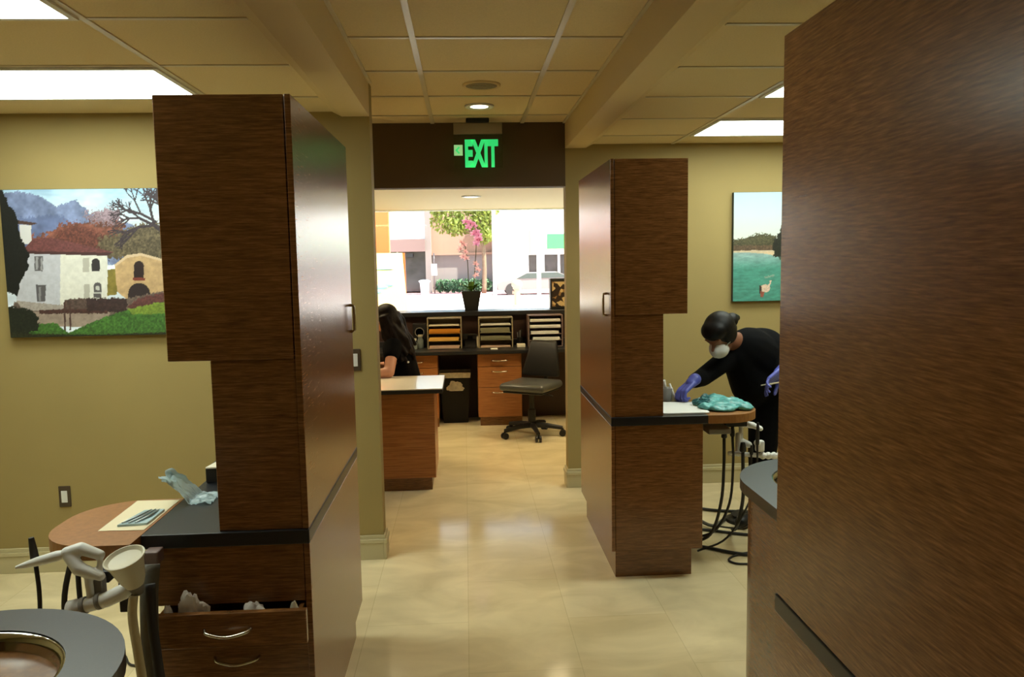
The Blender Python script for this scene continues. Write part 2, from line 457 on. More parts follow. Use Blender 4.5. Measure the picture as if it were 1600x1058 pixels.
bm = N(); lathe(bm, [(.10, 0), (.11, .006), (.11, .011), (.075, .011), (.07, .003)], (.09, 9.04, 2.368), 28, closed=True); mk('trim_ring', bm, M['frame_w'], t, auto=40)
bm = N(); lathe(bm, [(.001, .003), (.07, .004), (.07, .009), (.001, .01)], (.09, 9.04, 2.368), 28); mk('lens', bm, M['down'], t)

def warm_fill_panel(x, y, label):  # unseen panels added to brighten the reception
    t = thing('ceiling_light_panel', (x, y, 2.368), label, 'ceiling light', 'added unseen reception fill panels')
    bm = N(); f = .022; x0, x1, y0, y1 = x-.6, x+.6, y-.3, y+.3
    for q in ((x0, x1, y0, y0+f), (x0, x1, y1-f, y1), (x0, x0+f, y0+f, y1-f), (x1-f, x1, y0+f, y1-f)): box(bm, *q, 2.368, 2.379)
    mk('light_frame', bm, M['frame_w'], t)
    bm = N(); box(bm, x0+f, x1-f, y0+f, y1-f, 2.371, 2.378); mk('diffuser', bm, M['diff_fill'], t)
M['diff_fill'] = mat('warm_fill_diffuser', (255,245,220), .6, emit=(255,232,184), es=16.)
warm_fill_panel(-1.3, 6.9, 'added warm fill panel hidden above the header, over the seated person')
warm_fill_panel(1.3, 6.9, 'added warm fill panel hidden above the header, over the task chair')
# ------------------------------------------------------------------ exit sign
YE = 5.42
t = thing('exit_sign', (.11, YE, ZCC), 'green glowing EXIT sign hanging from the corridor ceiling', 'sign')
bm = N(); box(bm, .03, .185, YE-.03, YE+.03, ZCC-.03, ZCC-.001, bev=.006); mk('canopy', bm, M['black'], t)
bm = N(); box(bm, -.055, .272, YE-.012, YE+.012, ZCC-.105, ZCC-.03, bev=.003); mk('lamp_housing', bm, M['mesh_t'], t)
bm = N(); box(bm, -.055, .272, YE-.004, YE+.004, ZCC-.325, ZCC-.105, bev=.002); mk('acrylic_sheet', bm, M['acrylic'], t)
def text(body, size, x, z, y, m, name, parent, sx=1., off=.0):
    cu = bpy.data.curves.new(name, 'FONT'); cu.body = body; cu.size = size; cu.extrude = .002; cu.offset = off; cu.align_x = 'CENTER'
    cu.materials.append(m)
    o = bpy.data.objects.new(name, cu); COL.objects.link(o)
    me = bpy.data.meshes.new_from_object(o.evaluated_get(bpy.context.evaluated_depsgraph_get()))
    bpy.data.objects.remove(o); b = bmesh.new(); b.from_mesh(me); bpy.data.meshes.remove(me)
    T = Matrix.Translation((x, y, z)) @ Matrix.Rotation(PI/2, 4, 'X') @ Matrix.Diagonal((sx, 1, 1, 1))
    for v in b.verts: v.co = T @ v.co
    return mk(name, b, m, parent)
text('EXIT', .235, .128, ZCC-.312, YE-.0065, M['green_e'], 'lettering', t, .46, .012)
bm = N(); box(bm, -.054, .004, YE-.009, YE-.0045, ZCC-.245, ZCC-.175); mk('arrow_panel', bm, M['green_p'], t)
bm = N()
prism(bm, [(-.046, ZCC-.21), (-.022, ZCC-.185), (-.014, ZCC-.193), (-.031, ZCC-.21), (-.014, ZCC-.227), (-.022, ZCC-.235)], -YE+.009, -YE+.0105, 0, Matrix(((1, 0, 0, 0), (0, 0, -1, 0), (0, 1, 0, 0), (0, 0, 0, 1))))
mk('arrow', bm, M['green_e'], t)

# ------------------------------------------------------------------ divider cabinets
def pull(bm, c, half, out, axis='x', r=.0045, drop=.012):
    """bow handle; out = outward offset vector"""
    c = Vector(c); o = Vector(out); a = Vector((1, 0, 0)) if axis == 'x' else (Vector((0, 1, 0)) if axis == 'y' else Vector((0, 0, 1)))
    d = Vector((0, 0, -drop)) if axis != 'z' else Vector((0, 0, 0))
    if axis == 'z':
        tube(bm, [c-a*half, c-a*half+o*.9, c-a*half*.9+o, c+a*half*.9+o, c+a*half+o*.9, c+a*half], r, 8); return
    tube(bm, spline([c-a*half, c-a*half*.8+o*.7+d*.4, c+o+d, c+a*half*.8+o*.7+d*.4, c+a*half], 6), r, 8)

def divider(xf, sg, y0, label, drawers):
    """xf corridor face, sg +1 when the cabinet lies to +x, y0 the end nearer the camera"""
    y1 = y0+CL
    X = lambda d: xf+sg*d
    def bx(bm, d0, d1, *q, **k): box(bm, min(X(d0), X(d1)), max(X(d0), X(d1)), *q, **k)
    t = thing('divider_cabinet', (X(.24), (y0+y1)/2, 0), label, 'cabinet', 'striped wood divider cabinets along the corridor')
    bm = N()
    if drawers:
        bx(bm, .02, .47, y0+.03, y1, .16, .52); bx(bm, .02, .47, y0, y1, .632, .811)
        bx(bm, .02, .47, y0+.3, y1, .52, .632)
    else: bx(bm, .02, .47, y0, y1, .16, .811, bev=.002, seg=1)
    mk('base_cabinet', bm, M['wood'], t)
    bm = N(); bx(bm, .03, .43, y0+.06, y1-.02, 0, .16); mk('toe_kick', bm, M['wood'], t)
    bm = N(); bx(bm, 0, .018, y0-.003, y1, .16, .811, bev=.0015, seg=1); mk('lower_side_panel', bm, M['wood'], t)
    bm = N(); bx(bm, -.002, .493, y0-.01, y1, .812, ZC, bev=.003); mk('countertop', bm, M['black_top'], t)
    bm = N(); bx(bm, .02, .266, y0+.004, y1, ZC, ZU, bev=.0015, seg=1); mk('lower_column', bm, M['wood'], t)
    bm = N(); bx(bm, .022, .387, y0, y1, ZU, ZT, bev=.002, seg=1); mk('upper_cabinet', bm, M['wood'], t)
    bm = N(); bx(bm, 0, .018, y0-.004, y1, ZC+.002, ZT, bev=.0015, seg=1)
    d = mk('tall_door', bm, M['wood'], t)
    yh = y1-.07 if xf < 0 else y0+.10
    bm = N(); pull(bm, (X(0), yh, 1.42), .055, (-sg*.02, 0, 0), 'z', .006); mk('door_handle', bm, M['chrome'], d)
    if drawers:
        a, b = X(.004), X(.462); a, b = min(a, b), max(a, b)
        for z0, z1, yy in ((.53, .634, y0-.075), (.27, .50, y0+.004)):
            bm = N()
            box(bm, a, b, yy, yy+.02, z0, z1, bev=.002, seg=1)
            box(bm, a+.02, a+.032, yy+.02, yy+.31, z0+.02, z1-.012); box(bm, b-.032, b-.02, yy+.02, yy+.31, z0+.02, z1-.012)
            box(bm, a+.032, b-.032, yy+.02, yy+.31, z0+.02, z0+.03); box(bm, a+.02, b-.02, yy+.31, yy+.32, z0+.02, z1-.012)
            if False: pass
            dr = mk('drawer', bm, M['wood'], t)
            bm = N(); pull(bm, ((a+b)/2, yy, z0+.056 if z1 > .55 else z1-.04), .068, (0, -.026, 0), 'x', .005, .014); mk('drawer_handle', bm, M['chrome'], dr)
        bm = N(); bx(bm, .03, .44, y0+.28, y0+.29, .53, .632); mk('cavity_shade_sheet', bm, M['black'], t)  # black sheet put in for the shade behind the open drawer
    return t
divider(XL, -1, YL, 'striped wood divider cabinet left of the corridor with an opened drawer', True)
divider(XR, 1, YR, 'striped wood divider cabinet right of the doorway, with plain end and toe kick', False)
divider(XR, 1, YF-CL, 'huge dark wood cabinet side filling the right foreground', False)

# drawer contents
def crumple(name, c, r, m, label, cat, seed, amp=.45, flat=1., parent=None, freq=1.4):
    bm = N(); bmesh.ops.create_icosphere(bm, subdivisions=4, radius=1)
    off = Vector((seed*7.3, seed*3.1, seed*1.7))
    for v in bm.verts:
        d = v.co.normalized()
        k = 1+amp*(noise.noise(d*freq+off)*1.0+.6*abs(noise.noise(d*freq*2.3+off))+.25*noise.noise(d*freq*6+off)-.2)
        v.co = Vector((d.x*r[0]*k, d.y*r[1]*k, d.z*r[2]*k))
    zm = min(v.co.z for v in bm.verts)
    for v in bm.verts:
        if v.co.z < zm*.55: v.co.z = zm*.55
    dz = c[2]-zm*.55
    for v in bm.verts: v.co += Vector((c[0], c[1], dz))
    return mk(name, bm, m, parent, label=label, cat=cat, auto=28)
crumple('tissue', (-.835, 2.318, .56), (.045, .024, .075), M['tissue'], 'largest crumpled white tissue sticking out of the open drawer', 'tissue', 3)
crumple('tissue', (-.655, 2.32, .56), (.036, .022, .05), M['tissue'], 'small grey-white tissue in the middle of the open drawer', 'tissue', 5)
crumple('cotton_roll', (-.905, 2.318, .56), (.016, .016, .055), M['tissue'], 'tiny white wad at the left end of the open drawer', 'cotton roll', 8, .2)
crumple('gauze_pad', (-.535, 2.318, .56), (.016, .016, .055), M['offwhite'], 'tiny off-white pad at the right end of the open drawer', 'gauze pad', 9, .2)

# ------------------------------------------------------------------ tray tables
def tray(xa, sg, y0, y1, w, label):
    R = .19; x1 = xa+sg*w
    pts = [(xa, y0), ]
    n = 10
    for k in range(n+1):
        a = PI/2*k/n; pts.append((x1-sg*R+sg*R*math.sin(a), y0+R-R*math.cos(a)))
    for k in range(n+1):
        a = PI/2*k/n; pts.append((x1-sg*R+sg*R*math.cos(a), y1-R+R*math.sin(a)))
    pts.append((xa, y1))
    t = thing('tray_table', (xa+sg*w/2, (y0+y1)/2, ZC-.05), label, 'table', 'rounded wooden trays beside the black counters')
    bm = N(); prism(bm, pts, ZC-.045, ZC-.002, 0, None); mk('tabletop', bm, M['wood_tray'], t)
    bm = N(); box(bm, min(xa-sg*.02, xa+sg*.2), max(xa-sg*.02, xa+sg*.2), (y0+y1)/2-.04, (y0+y1)/2+.04, ZC-.075, ZC-.045, bev=.004); mk('support_arm', bm, M['black'], t)
tray(XL-.496, -1, 2.27, 2.72, .30, 'rounded wooden tray table beside the left black counter')
tray(XR+.496, 1, 3.87, 4.32, .30, 'rounded wooden tray under the teal bundle, by the masked person')
# paper and pouch on the left tray
bm = N(); prism(bm, [(-1.13, 2.40), (-.992, 2.395), (-.992, 2.70), (-1.135, 2.705)], ZC-.0015, ZC-.0005); mk('tray_paper', bm, M['cream_paper'], label='cream sheet of paper lying on the left wooden tray', cat='paper')
t = thing('instrument_pouch', (-1.04, 2.5, ZC), 'clear pouch with steel instruments lying on the cream paper', 'pouch')
bm = N(); prism(bm, [(-1.085, 2.43), (-1.0, 2.44), (-.998, 2.58), (-1.06, 2.575)], ZC, ZC+.006); mk('film', bm, M['bluewhite'], t)
for k in range(3):
    bm = N(); tube(bm, [(-1.075+.02*k, 2.44, ZC+.009), (-1.05+.018*k, 2.50, ZC+.010), (-1.035+.012*k, 2.57, ZC+.009)], [.002, .0035, .0015], 8); mk('steel_instrument', bm, M['silver'], t)
# left counter clutter
def film(name, c, W, D, H, label, seed):
    """thin wrinkled plastic film, curling up at its left end"""
    bm = N(); n = 34; g = []
    for i in range(n+1):
        row = []
        for k in range(n+1):
            u, v = i/n, k/n; q = Vector((u*3+seed, v*3, seed*2.1))
            cr = abs(noise.noise(q*1.3)); c2 = abs(noise.noise(q*2.9+Vector((4, 4, 4))))
            lift = max(0., .55-u)/.55
            x = c[0]+W*u+.022*lift*noise.noise(q*1.7)
            y = c[1]+D*(v-.5)*(1-.45*lift)+.03*noise.noise(q*1.1+Vector((7, 1, 0)))*(.3+lift)
            z = c[2]+.003+H*lift**.75*(.75+.5*noise.noise(Vector((v*3.5, seed, 0))))+(.03*cr+.016*c2)*(.5+.6*lift)
            row.append(bm.verts.new((x, y, z)))
        g.append(row)
    for i in range(n):
        for k in range(n): bm.faces.new((g[i][k], g[i+1][k], g[i+1][k+1], g[i][k+1]))
    bmesh.ops.solidify(bm, geom=bm.faces[:], thickness=.001)
    zm = min(v.co.z for v in bm.verts)
    for v in bm.verts: v.co.z += c[2]+.0005-zm
    return mk(name, bm, M['film'], label=label, cat='plastic wrap', smooth=True)
M['film'] = mat('clear_blue_film', (196,220,226), .2, alpha=.8)
film('plastic_wrap', (-1.035, 2.70, ZC), .17, .14, .105, 'crumpled pale blue plastic wrap on the left black counter, curling up', 3)
t = thing('glove_box', (-.90, 2.98, ZC), 'dark box with a white sheet on top, half hidden behind the left cabinet', 'box')
bm = N(); box(bm, -.968, -.77, 2.90, 3.02, ZC, ZC+.055, bev=.004); mk('carton', bm, M['black'], t)
bm = N(); prism(bm, [(-.965, 2.895), (-.77, 2.89), (-.77, 3.05), (-.94, 3.05)], ZC+.055, ZC+.06); mk('sheet', bm, M['paper'], t)
t = thing('spray_bottle', (-.93, 3.16, ZC), 'white spray bottle peeking out behind the left cabinet edge', 'bottle')
bm = N(); lathe(bm, [(.03, 0), (.034, .01), (.034, .10), (.014, .14), (.014, .16)], (-.925, 3.16, ZC), 20); mk('bottle_body', bm, M['white'], t, auto=50)
bm = N(); box(bm, -.94, -.905, 3.15, 3.17, ZC+.16, ZC+.185, bev=.004); tube(bm, [(-.935, 3.16, ZC+.175), (-.965, 3.16, ZC+.21)], [.012, .006], 10); mk('spray_head', bm, M['white'], t)

# ------------------------------------------------------------------ sink vanities
def vanity(cx, cy, sg, yend, label):
    """round end at (cx, cy); a straight part runs back to yend (towards the camera)"""
    R = .345
    t = thing('sink_vanity', (cx, cy, 0), label, 'sink', 'round-ended sink vanities')
    def outline(r, w0):
        p = []
        for k in range(33):
            a = -PI*0+PI*k/32; p.append((cx+r*math.cos(a), cy+r*math.sin(a)))
        p += [(cx-r, yend), (cx+r, yend)]
        return p
    for nm, r, z0, z1, m in (('vanity_body', R-.03, .10, .815, M['wood']), ('toe_kick', R-.09, 0, .10, M['black'])):
        bm = N(); prism(bm, outline(r, 0), z0, z1); mk(nm, bm, m, t, auto=35)
    # top with a round hole
    bm = N(); rb = .235; out = outline(R, 0)
    n = 48
    hole = [(cx+rb*math.cos(2*PI*k/n), cy+rb*math.sin(2*PI*k/n)) for k in range(n)]
    for z in (.815, ZC):
        vo = [bm.verts.new((*p, z)) for p in out]; vh = [bm.verts.new((*p, z)) for p in hole]
        es = [bm.edges.new((vo[i], vo[(i+1) % len(vo)])) for i in range(len(vo))]+[bm.edges.new((vh[i], vh[(i+1) % n])) for i in range(n)]
        bmesh.ops.triangle_fill(bm, edges=es, use_beauty=True)
        if z < ZC: A, Bh = vo, vh
        else:
            for P, Q in ((A, vo), (Bh, vh)):
                for i in range(len(P)): bm.faces.new((P[i], P[(i+1) % len(P)], Q[(i+1) % len(P)], Q[i]))
    mk('stone_top', bm, M['black_top'], t)
    bm = N()
    prof = [(rb+.001, ZC-.002), (rb-.008, ZC-.004), (rb-.014, ZC-.02), (rb-.02, ZC-.09), (rb-.05, ZC-.135), (.06, ZC-.148), (.03, ZC-.15)]
    back = [(r+.003, z-.003) for r, z in prof[::-1]]
    lathe(bm, prof+back, (cx, cy, 0), 48, closed=True)
    lathe(bm, [(.031, ZC-.153), (.031, ZC-.149), (.012, ZC-.1505), (.012, ZC-.153)], (cx, cy, 0), 24)
    mk('steel_basin', bm, M['steel'], t, auto=60)
vanity(-1.05, 1.505, -1, 1.0, 'black-topped sink vanity with steel basin in the bottom left corner')
vanity(1.31, 2.65, 1, 1.80, 'round-ended sink vanity behind the huge right foreground cabinet')

# ------------------------------------------------------------------ left delivery unit
Y0 = 2.19
def hose(name, pts, r, m, label, cat='hose', n=6, group=None, seg=8):
    bm = N(); tube(bm, spline(pts, n), r, seg); return mk(name, bm, m, label=label, cat=cat, group=group)
t = thing('delivery_unit', (-1.06, 2.3, .6), 'white dental delivery unit bracket below the left wooden tray', 'dental unit')
bm = N()
capsule(bm, (-1.118, Y0, .866), (-1.085, Y0+.01, .872), .016, .018); capsule(bm, (-1.085, Y0+.01, .872), (-1.035, Y0+.01, .852), .018, .014)
capsule(bm, (-1.115, Y0, .860), (-1.085, Y0-.01, .822), .017, .019); capsule(bm, (-1.085, Y0-.01, .822), (-1.028, Y0-.01, .798), .019, .013)
capsule(bm, (-1.034, Y0+.01, .85), (-1.034, Y0, .80), .008, .008); capsule(bm, (-1.062, Y0-.01, .81), (-1.055, Y0-.015, .74), .011, .011)
mk('white_bracket', fuse(bm, .004, 1), M['white'], t)
bm = N(); tube(bm, [(-1.115, Y0-.02, .712), (-1.093, Y0-.02, .714), (-1.09, Y0-.02, .714), (-1.01, Y0-.02, .735), (-.965, Y0-.02, .755), (-.93, Y0-.02, .785)], [.023, .025, .019, .021, .022, .016], 18)
mk('holder_tube', bm, M['white'], t)
for x, z in ((-1.072, .719), (-1.03, .730)):
    bm = N(); tube(bm, [(x-.006, Y0-.02, z), (x+.006, Y0-.02, z+.003)], .0235, 18); mk('clip_ring', bm, M['grey'], t)
bm = N(); box(bm, -1.06, -1.02, 2.21, 2.42, .765, .80, bev=.004); box(bm, -1.055, -1.025, 2.34, 2.40, .62, .79, bev=.004); mk('mount_arm', bm, M['black'], t)
bm = N(); box(bm, -1.05, -1.025, Y0-.01, Y0+.02, .72, .79, bev=.004); mk('hanger', bm, M['grey'], t)
# handpieces
def handpiece(loc, tip, hosepts, m, label, r=.008, hm=None, name='dental_handpiece', group=None):
    t = thing(name, loc, label, 'dental tool', group)
    a, b = Vector(loc), Vector(tip)
    bm = N(); tube(bm, [a, a.lerp(b, .15), a.lerp(b, .55), a.lerp(b, .8), b], [r*.9, r*1.15, r, r*.85, r*.7] if m is M['rubber'] else [r*.9, r*1.15, r, r*.7, r*.35], 12); mk('handle_body', bm, m, t, auto=50)
    bm = N(); tube(bm, spline(hosepts, 6), r*.62, 8); mk('supply_hose', bm, hm or M['rubber'], t)
handpiece((-1.125, Y0, .862), (-1.252, Y0-.01, .832), [(-1.12, Y0, .862), (-1.115, Y0+.02, .85), (-1.152, Y0+.03, .70), (-1.15, Y0+.05, .45), (-1.12, Y0+.1, .2), (-1.05, Y0+.16, .02)], M['white'], 'white syringe lying at a slant, its tip pointing left', .013, M['rubber'], 'air_water_syringe')
handpiece((-1.215, Y0+.02, .83), (-1.222, Y0+.02, .905), [(-1.215, Y0+.02, .83), (-1.212, Y0+.02, .72), (-1.23, Y0+.03, .45), (-1.2, Y0+.08, .2), (-1.1, Y0+.14, .02)], M['rubber'], 'dark handpiece standing upright at the far left of the delivery unit', .010)
handpiece((-1.118, Y0+.05, .80), (-1.12, Y0+.05, .85), [(-1.118, Y0+.05, .80), (-1.112, Y0+.04, .70), (-1.11, Y0+.05, .45), (-1.09, Y0+.1, .2), (-1.03, Y0+.16, .02)], M['rubber'], 'dark handpiece behind the white bracket of the left delivery unit', .012)
# cup
t = thing('suction_cup', (-.923, 2.15, .783), 'white tilted cup-shaped funnel in front of the left wooden tray', 'cup')
Rm = Euler((math.radians(16), math.radians(-9), 0)).to_matrix()
bm = N(); lathe(bm, [(.024, 0), (.033, .02), (.046, .075), (.052, .085), (.054, .092), (.05, .093), (.043, .084), (.006, .078)], (-.923, 2.15, .783), 36, M=Rm); mk('cup_shell', bm, M['offwhite'], t, auto=40)
bm = N(); lathe(bm, [(.014, -.03), (.02, -.01), (.024, .002)], (-.923, 2.15, .783), 20, M=Rm); mk('cup_neck', bm, M['grey'], t)
hose('suction_hose', [(-.925, 2.14, .755), (-.925, 2.125, .70), (-.905, 2.10, .60), (-.885, 2.085, .45), (-.87, 2.09, .2), (-.93, 2.2, .03)], .013, M['hose_beige'], 'beige hose curving down from the tilted white cup')
hose('suction_hose', [(-.895, 2.18, .77), (-.888, 2.16, .68), (-.868, 2.13, .57), (-.848, 2.11, .42), (-.84, 2.12, .2), (-.9, 2.24, .03)], .014, M['rubber'], 'dark hose running beside the beige hose under the white cup')
hose('suction_hose', [(-.918, 2.25, .80), (-.918, 2.22, .70), (-.915, 2.2, .5), (-.905, 2.19, .25), (-.9, 2.2, .06)], .026, M['hose_grey'], 'thick olive-grey hose hanging against the left end of the drawer cabinet')
t = thing('hose_holder', (-.925, 2.30, .79), 'small mauve holder block on the end of the left cabinet', 'holder')
bm = N(); box(bm, -.955, -.912, 2.285, 2.335, .783, .822, bev=.004); mk('holder_block', bm, M['mauve'], t)
for x in (-.962, -.925):
    bm = N(); capsule(bm, (x, 2.272, .785), (x, 2.272, .75), .006, .005, 10); mk('ivory_peg', bm, M['offwhite'], t)
hose('floor_cable', [(-1.9, 3.05, .006), (-1.62, 3.3, .006), (-1.5, 3.32, .006), (-1.42, 3.22, .006), (-1.30, 3.2, .006), (-1.22, 3.0, .006), (-1.16, 2.7, .006)], .005, M['rubber'], 'thin black cable snaking on the floor at the far left', 'cable')

# ------------------------------------------------------------------ right delivery unit
t = thing('delivery_unit', (1.48, 4.08, .5), 'white dental delivery unit under the teal bundle by the masked person', 'dental unit')
bm = N(); capsule(bm, (1.39, 4.06, .606), (1.69, 4.06, .575), .013, .013)
for x in (1.57, 1.60, 1.63, 1.66, 1.69): ell(bm, (x, 4.06, .588-.03*(x-1.55)), (.018, .02, .02))
mk('white_bar', fuse(bm, .004, 2), M['white'], t)
bm = N(); capsule(bm, (1.46, 4.09, .76), (1.52, 4.08, .75), .018, .018); capsule(bm, (1.52, 4.08, .75), (1.555, 4.06, .735), .016, .014)
capsule(bm, (1.44, 4.08, .70), (1.44, 4.07, .60), .014, .016); capsule(bm, (1.46, 4.09, .66), (1.50, 4.08, .645), .022, .018); capsule(bm, (1.46, 4.09, .76), (1.46, 4.09, .64), .012, .012)
mk('white_bracket', fuse(bm, .004, 3), M['white'], t)
bm = N(); box(bm, 1.53, 1.575, 4.04, 4.08, .61, .672, bev=.01); ell(bm, (1.535, 4.05, .66), .018); mk('control_block', bm, M['white'], t)
bm = N(); box(bm, 1.24, 1.36, 3.95, 4.15, .735, .765, bev=.006); mk('under_tray_box', bm, M['grey'], t)
bm = N(); box(bm, 1.36, 1.48, 4.05, 4.09, .75, .80, bev=.004); mk('mount_arm', bm, M['black'], t)
HG = 'dark supply hoses of the delivery units'
handpiece((1.528, 4.03, .655), (1.53, 4.03, .775), [(1.528, 4.03, .655), (1.526, 4.03, .55), (1.50, 4.05, .35), (1.40, 4.12, .12), (1.26, 4.2, .02)], M['rubber'], 'dark handpiece upright beside the white block of the right delivery unit', .009)
handpiece((1.345, 4.02, .70), (1.345, 4.02, .74), [(1.345, 4.02, .70), (1.345, 4.02, .55), (1.335, 4.03, .35), (1.30, 4.1, .15), (1.24, 4.3, .03)], M['rubber'], 'dark hose tool nearest the cabinet end on the right delivery unit', .014)
handpiece((1.40, 4.05, .70), (1.40, 4.05, .75), [(1.40, 4.05, .70), (1.405, 4.05, .55), (1.39, 4.06, .33), (1.33, 4.14, .15), (1.25, 4.4, .02)], M['rubber'], 'dark hose tool second from the cabinet on the right delivery unit', .012)
handpiece((1.45, 4.03, .62), (1.45, 4.03, .67), [(1.45, 4.03, .62), (1.452, 4.03, .52), (1.46, 4.05, .35), (1.48, 4.2, .15), (1.56, 4.5, .03)], M['rubber'], 'dark thick hose tool below the white bar on the right', .016)
handpiece((1.50, 4.04, .60), (1.502, 4.04, .65), [(1.50, 4.04, .60), (1.50, 4.04, .5), (1.53, 4.07, .35), (1.53, 4.2, .15), (1.47, 4.6, .02)], M['rubber'], 'dark thin hose tool in the middle of the white bar', .009)
hose('floor_hose', [(1.22, 4.95, .012), (1.4, 5.0, .012), (1.62, 4.9, .012), (1.85, 4.85, .012)], .010, M['rubber'], 'dark hose on the floor farthest back beneath the right tray')
hose('floor_hose', [(1.2, 4.62, .010), (1.42, 4.56, .010), (1.62, 4.46, .010), (1.85, 4.4, .010)], .009, M['rubber'], 'dark hose crossing the floor in the middle beneath the right tray')
hose('floor_hose', [(1.15, 4.36, .011), (1.32, 4.28, .011), (1.5, 4.15, .011), (1.75, 4.1, .011)], .010, M['rubber'], 'dark hose on the floor nearest the camera beside the right vanity')
hose('floor_hose', [(1.62, 4.2, .007), (1.48, 4.16, .007), (1.40, 4.09, .007), (1.43, 4.03, .007), (1.55, 4.02, .007)], .006, M['rubber'], 'thin looped tube lying on the floor beside the right vanity')
hose('floor_hose', [(1.25, 5.1, .012), (1.38, 4.8, .03), (1.47, 4.6, .02), (1.62, 4.75, .012), (1.8, 4.7, .012)], .011, M['hose_grey'], 'grey hose looping across the dark floor hoses')
t = thing('foot_pedal', (1.66, 4.88, 0), 'dark foot pedal on the floor under the right delivery unit', 'pedal')
bm = N(); lathe(bm, [(.10, 0), (.10, .02), (.08, .03)], (1.70, 4.72, 0), 28); mk('pedal_base', bm, M['black'], t, auto=40)
bm = N(); lathe(bm, [(.06, .03), (.07, .045), (.05, .06)], (1.70, 4.72, 0), 28); mk('pedal_disc', bm, M['rubber'], t, auto=40)

# right counter clutter
bm = N(); prism(bm, [(1.0, 3.93), (1.235, 3.92), (1.28, 4.22), (1.02, 4.25)], ZC, ZC+.004); mk('tray_paper', bm, M['paper_w'], label='white sheet of paper on the right black counter', cat='paper')
bm = N()
for k, (x, y, a, sx, sy, sz) in enumerate(((1.33, 4.02, .1, .09, .09, .022), (1.41, 4.10, -.2, .075, .1, .03), (1.29, 4.14, .3, .08, .06, .03), (1.36, 4.19, -.4, .09, .06, .034), (1.44, 4.02, .2, .05, .07, .02), (1.26, 4.03, .5, .05, .06, .02))):
    vs = ell(bm, (x, y, ZC+.012), (sx, sy, sz), Euler((0, 0, a)).to_matrix(), 24)
    for v in vs:
        v.co.z += .012*noise.noise(v.co*28)+.008*noise.noise(v.co*70)
        v.co.x += .012*noise.noise(v.co*24+Vector((9, 0, 0)))
        v.co.z = max(v.co.z, ZC+.0005)
mk('wrapped_bundle', fuse(bm, .006, 1), M['teal'], label='crumpled teal plastic bundle on the right wooden tray', cat='bundle')
crumple('dark_wrap', (1.265, 4.12, ZC+.004), (.05, .04, .035), M['teal_d'], 'dark teal crumpled wrap beside the teal bundle on white paper', 'wrap', 21, .5)
t = thing('supply_cup', (1.05, 4.32, ZC), 'grey cup with a white tube half hidden behind the right cabinet', 'cup')
bm = N(); lathe(bm, [(.035, 0), (.045, .07), (.042, .075), (.005, .07)], (1.10, 4.30, ZC), 24); mk('cup_shell', bm, M['grey'], t, auto=40)
bm = N(); tube(bm, [(1.105, 4.30, ZC+.05), (1.09, 4.28, ZC+.12)], .008, 10); tube(bm, [(1.155, 4.27, ZC+.005), (1.12, 4.28, ZC+.10)], .006, 10); mk('white_tube', bm, M['white'], t)

# ------------------------------------------------------------------ outlet and switch
for nm, x0, x1, z0, z1, lab, cat in (('wall_outlet', -2.225, -2.163, .36, .475, 'dark outlet plate low on the left khaki wall', 'outlet'), ('light_switch', -.640, -.578, 1.065, 1.185, 'dark switch plate on the narrow wall beside the left cabinet', 'switch')):
    t = thing(nm, ((x0+x1)/2, DW, z0), lab, cat)
    bm = N(); box(bm, x0, x1, DW-.008, DW, z0, z1, bev=.003); mk('cover_plate', bm, M['plate_d'], t)
    bm = N(); cx = (x0+x1)/2; box(bm, cx-.016, cx+.016, DW-.012, DW-.008, z0+.025, z1-.025, bev=.002); mk('socket' if 'out' in nm else 'rocker', bm, M['white'], t)

# ------------------------------------------------------------------ pictures
def inside(P, X, Y):
    r = np.zeros(X.shape, bool); n = len(P)
    for i in range(n):
        x0, y0 = P[i]; x1, y1 = P[(i+1) % n]
        if y0 == y1: continue
        c = ((y0 > Y) != (y1 > Y)) & (X < (x1-x0)*(Y-y0)/(y1-y0)+x0); r ^= c
    return r
rng = np.random.RandomState(4)
def vnoise(X, Y, s):
    x, y = X/s, Y/s; xi, yi = np.floor(x).astype(int), np.floor(y).astype(int); fx, fy = x-xi, y-yi
    T = rng.rand(64, 64); g = lambda a, b: T[a % 64, b % 64]
    fx = fx*fx*(3-2*fx); fy = fy*fy*(3-2*fy)
    return (g(xi, yi)*(1-fx)+g(xi+1, yi)*fx)*(1-fy)+(g(xi, yi+1)*(1-fx)+g(xi+1, yi+1)*fx)*fy
def fbm(X, Y, s): return .5*vnoise(X, Y, s)+.3*vnoise(X, Y, s/2.3)+.2*vnoise(X, Y, s/5)
def picture(name, x0, z0, w, h, nx, ny, paint, label, y):
    t = thing(name, (x0+w/2, y, z0), label, 'picture')
    bm = N(); box(bm, x0, x0+w, y-.036, y-.001, z0, z0+h, bev=.003); mk('canvas', bm, M['canvas_edge'], t)
    s, v = np.meshgrid(np.linspace(0, 1, nx), np.linspace(0, 1, ny))
    C = paint(s, v)
    me = bpy.data.meshes.new('print'); off = wpos(t)
    co = np.stack([x0+.002+s*(w-.004)-off.x, np.full(s.shape, y-.0372-off.y), z0+h-.002-v*(h-.004)-off.z], -1).reshape(-1, 3)
    i = np.arange(nx*ny).reshape(ny, nx)
    F = np.stack([i[1:, :-1], i[1:, 1:], i[:-1, 1:], i[:-1, :-1]], -1).reshape(-1, 4)
    me.from_pydata(co.tolist(), [], F.tolist())
    a = me.color_attributes.new('Col', 'FLOAT_COLOR', 'POINT')
    c = C/255.; c = np.where(c <= .04045, c/12.92, ((c+.055)/1.055)**2.4)
    a.data.foreach_set('color', np.concatenate([c.reshape(-1, 3), np.ones((nx*ny, 1))], 1).astype(np.float32).ravel())
    me.materials.append(M['print'])
    o = bpy.data.objects.new('print', me); COL.objects.link(o); o.parent = t

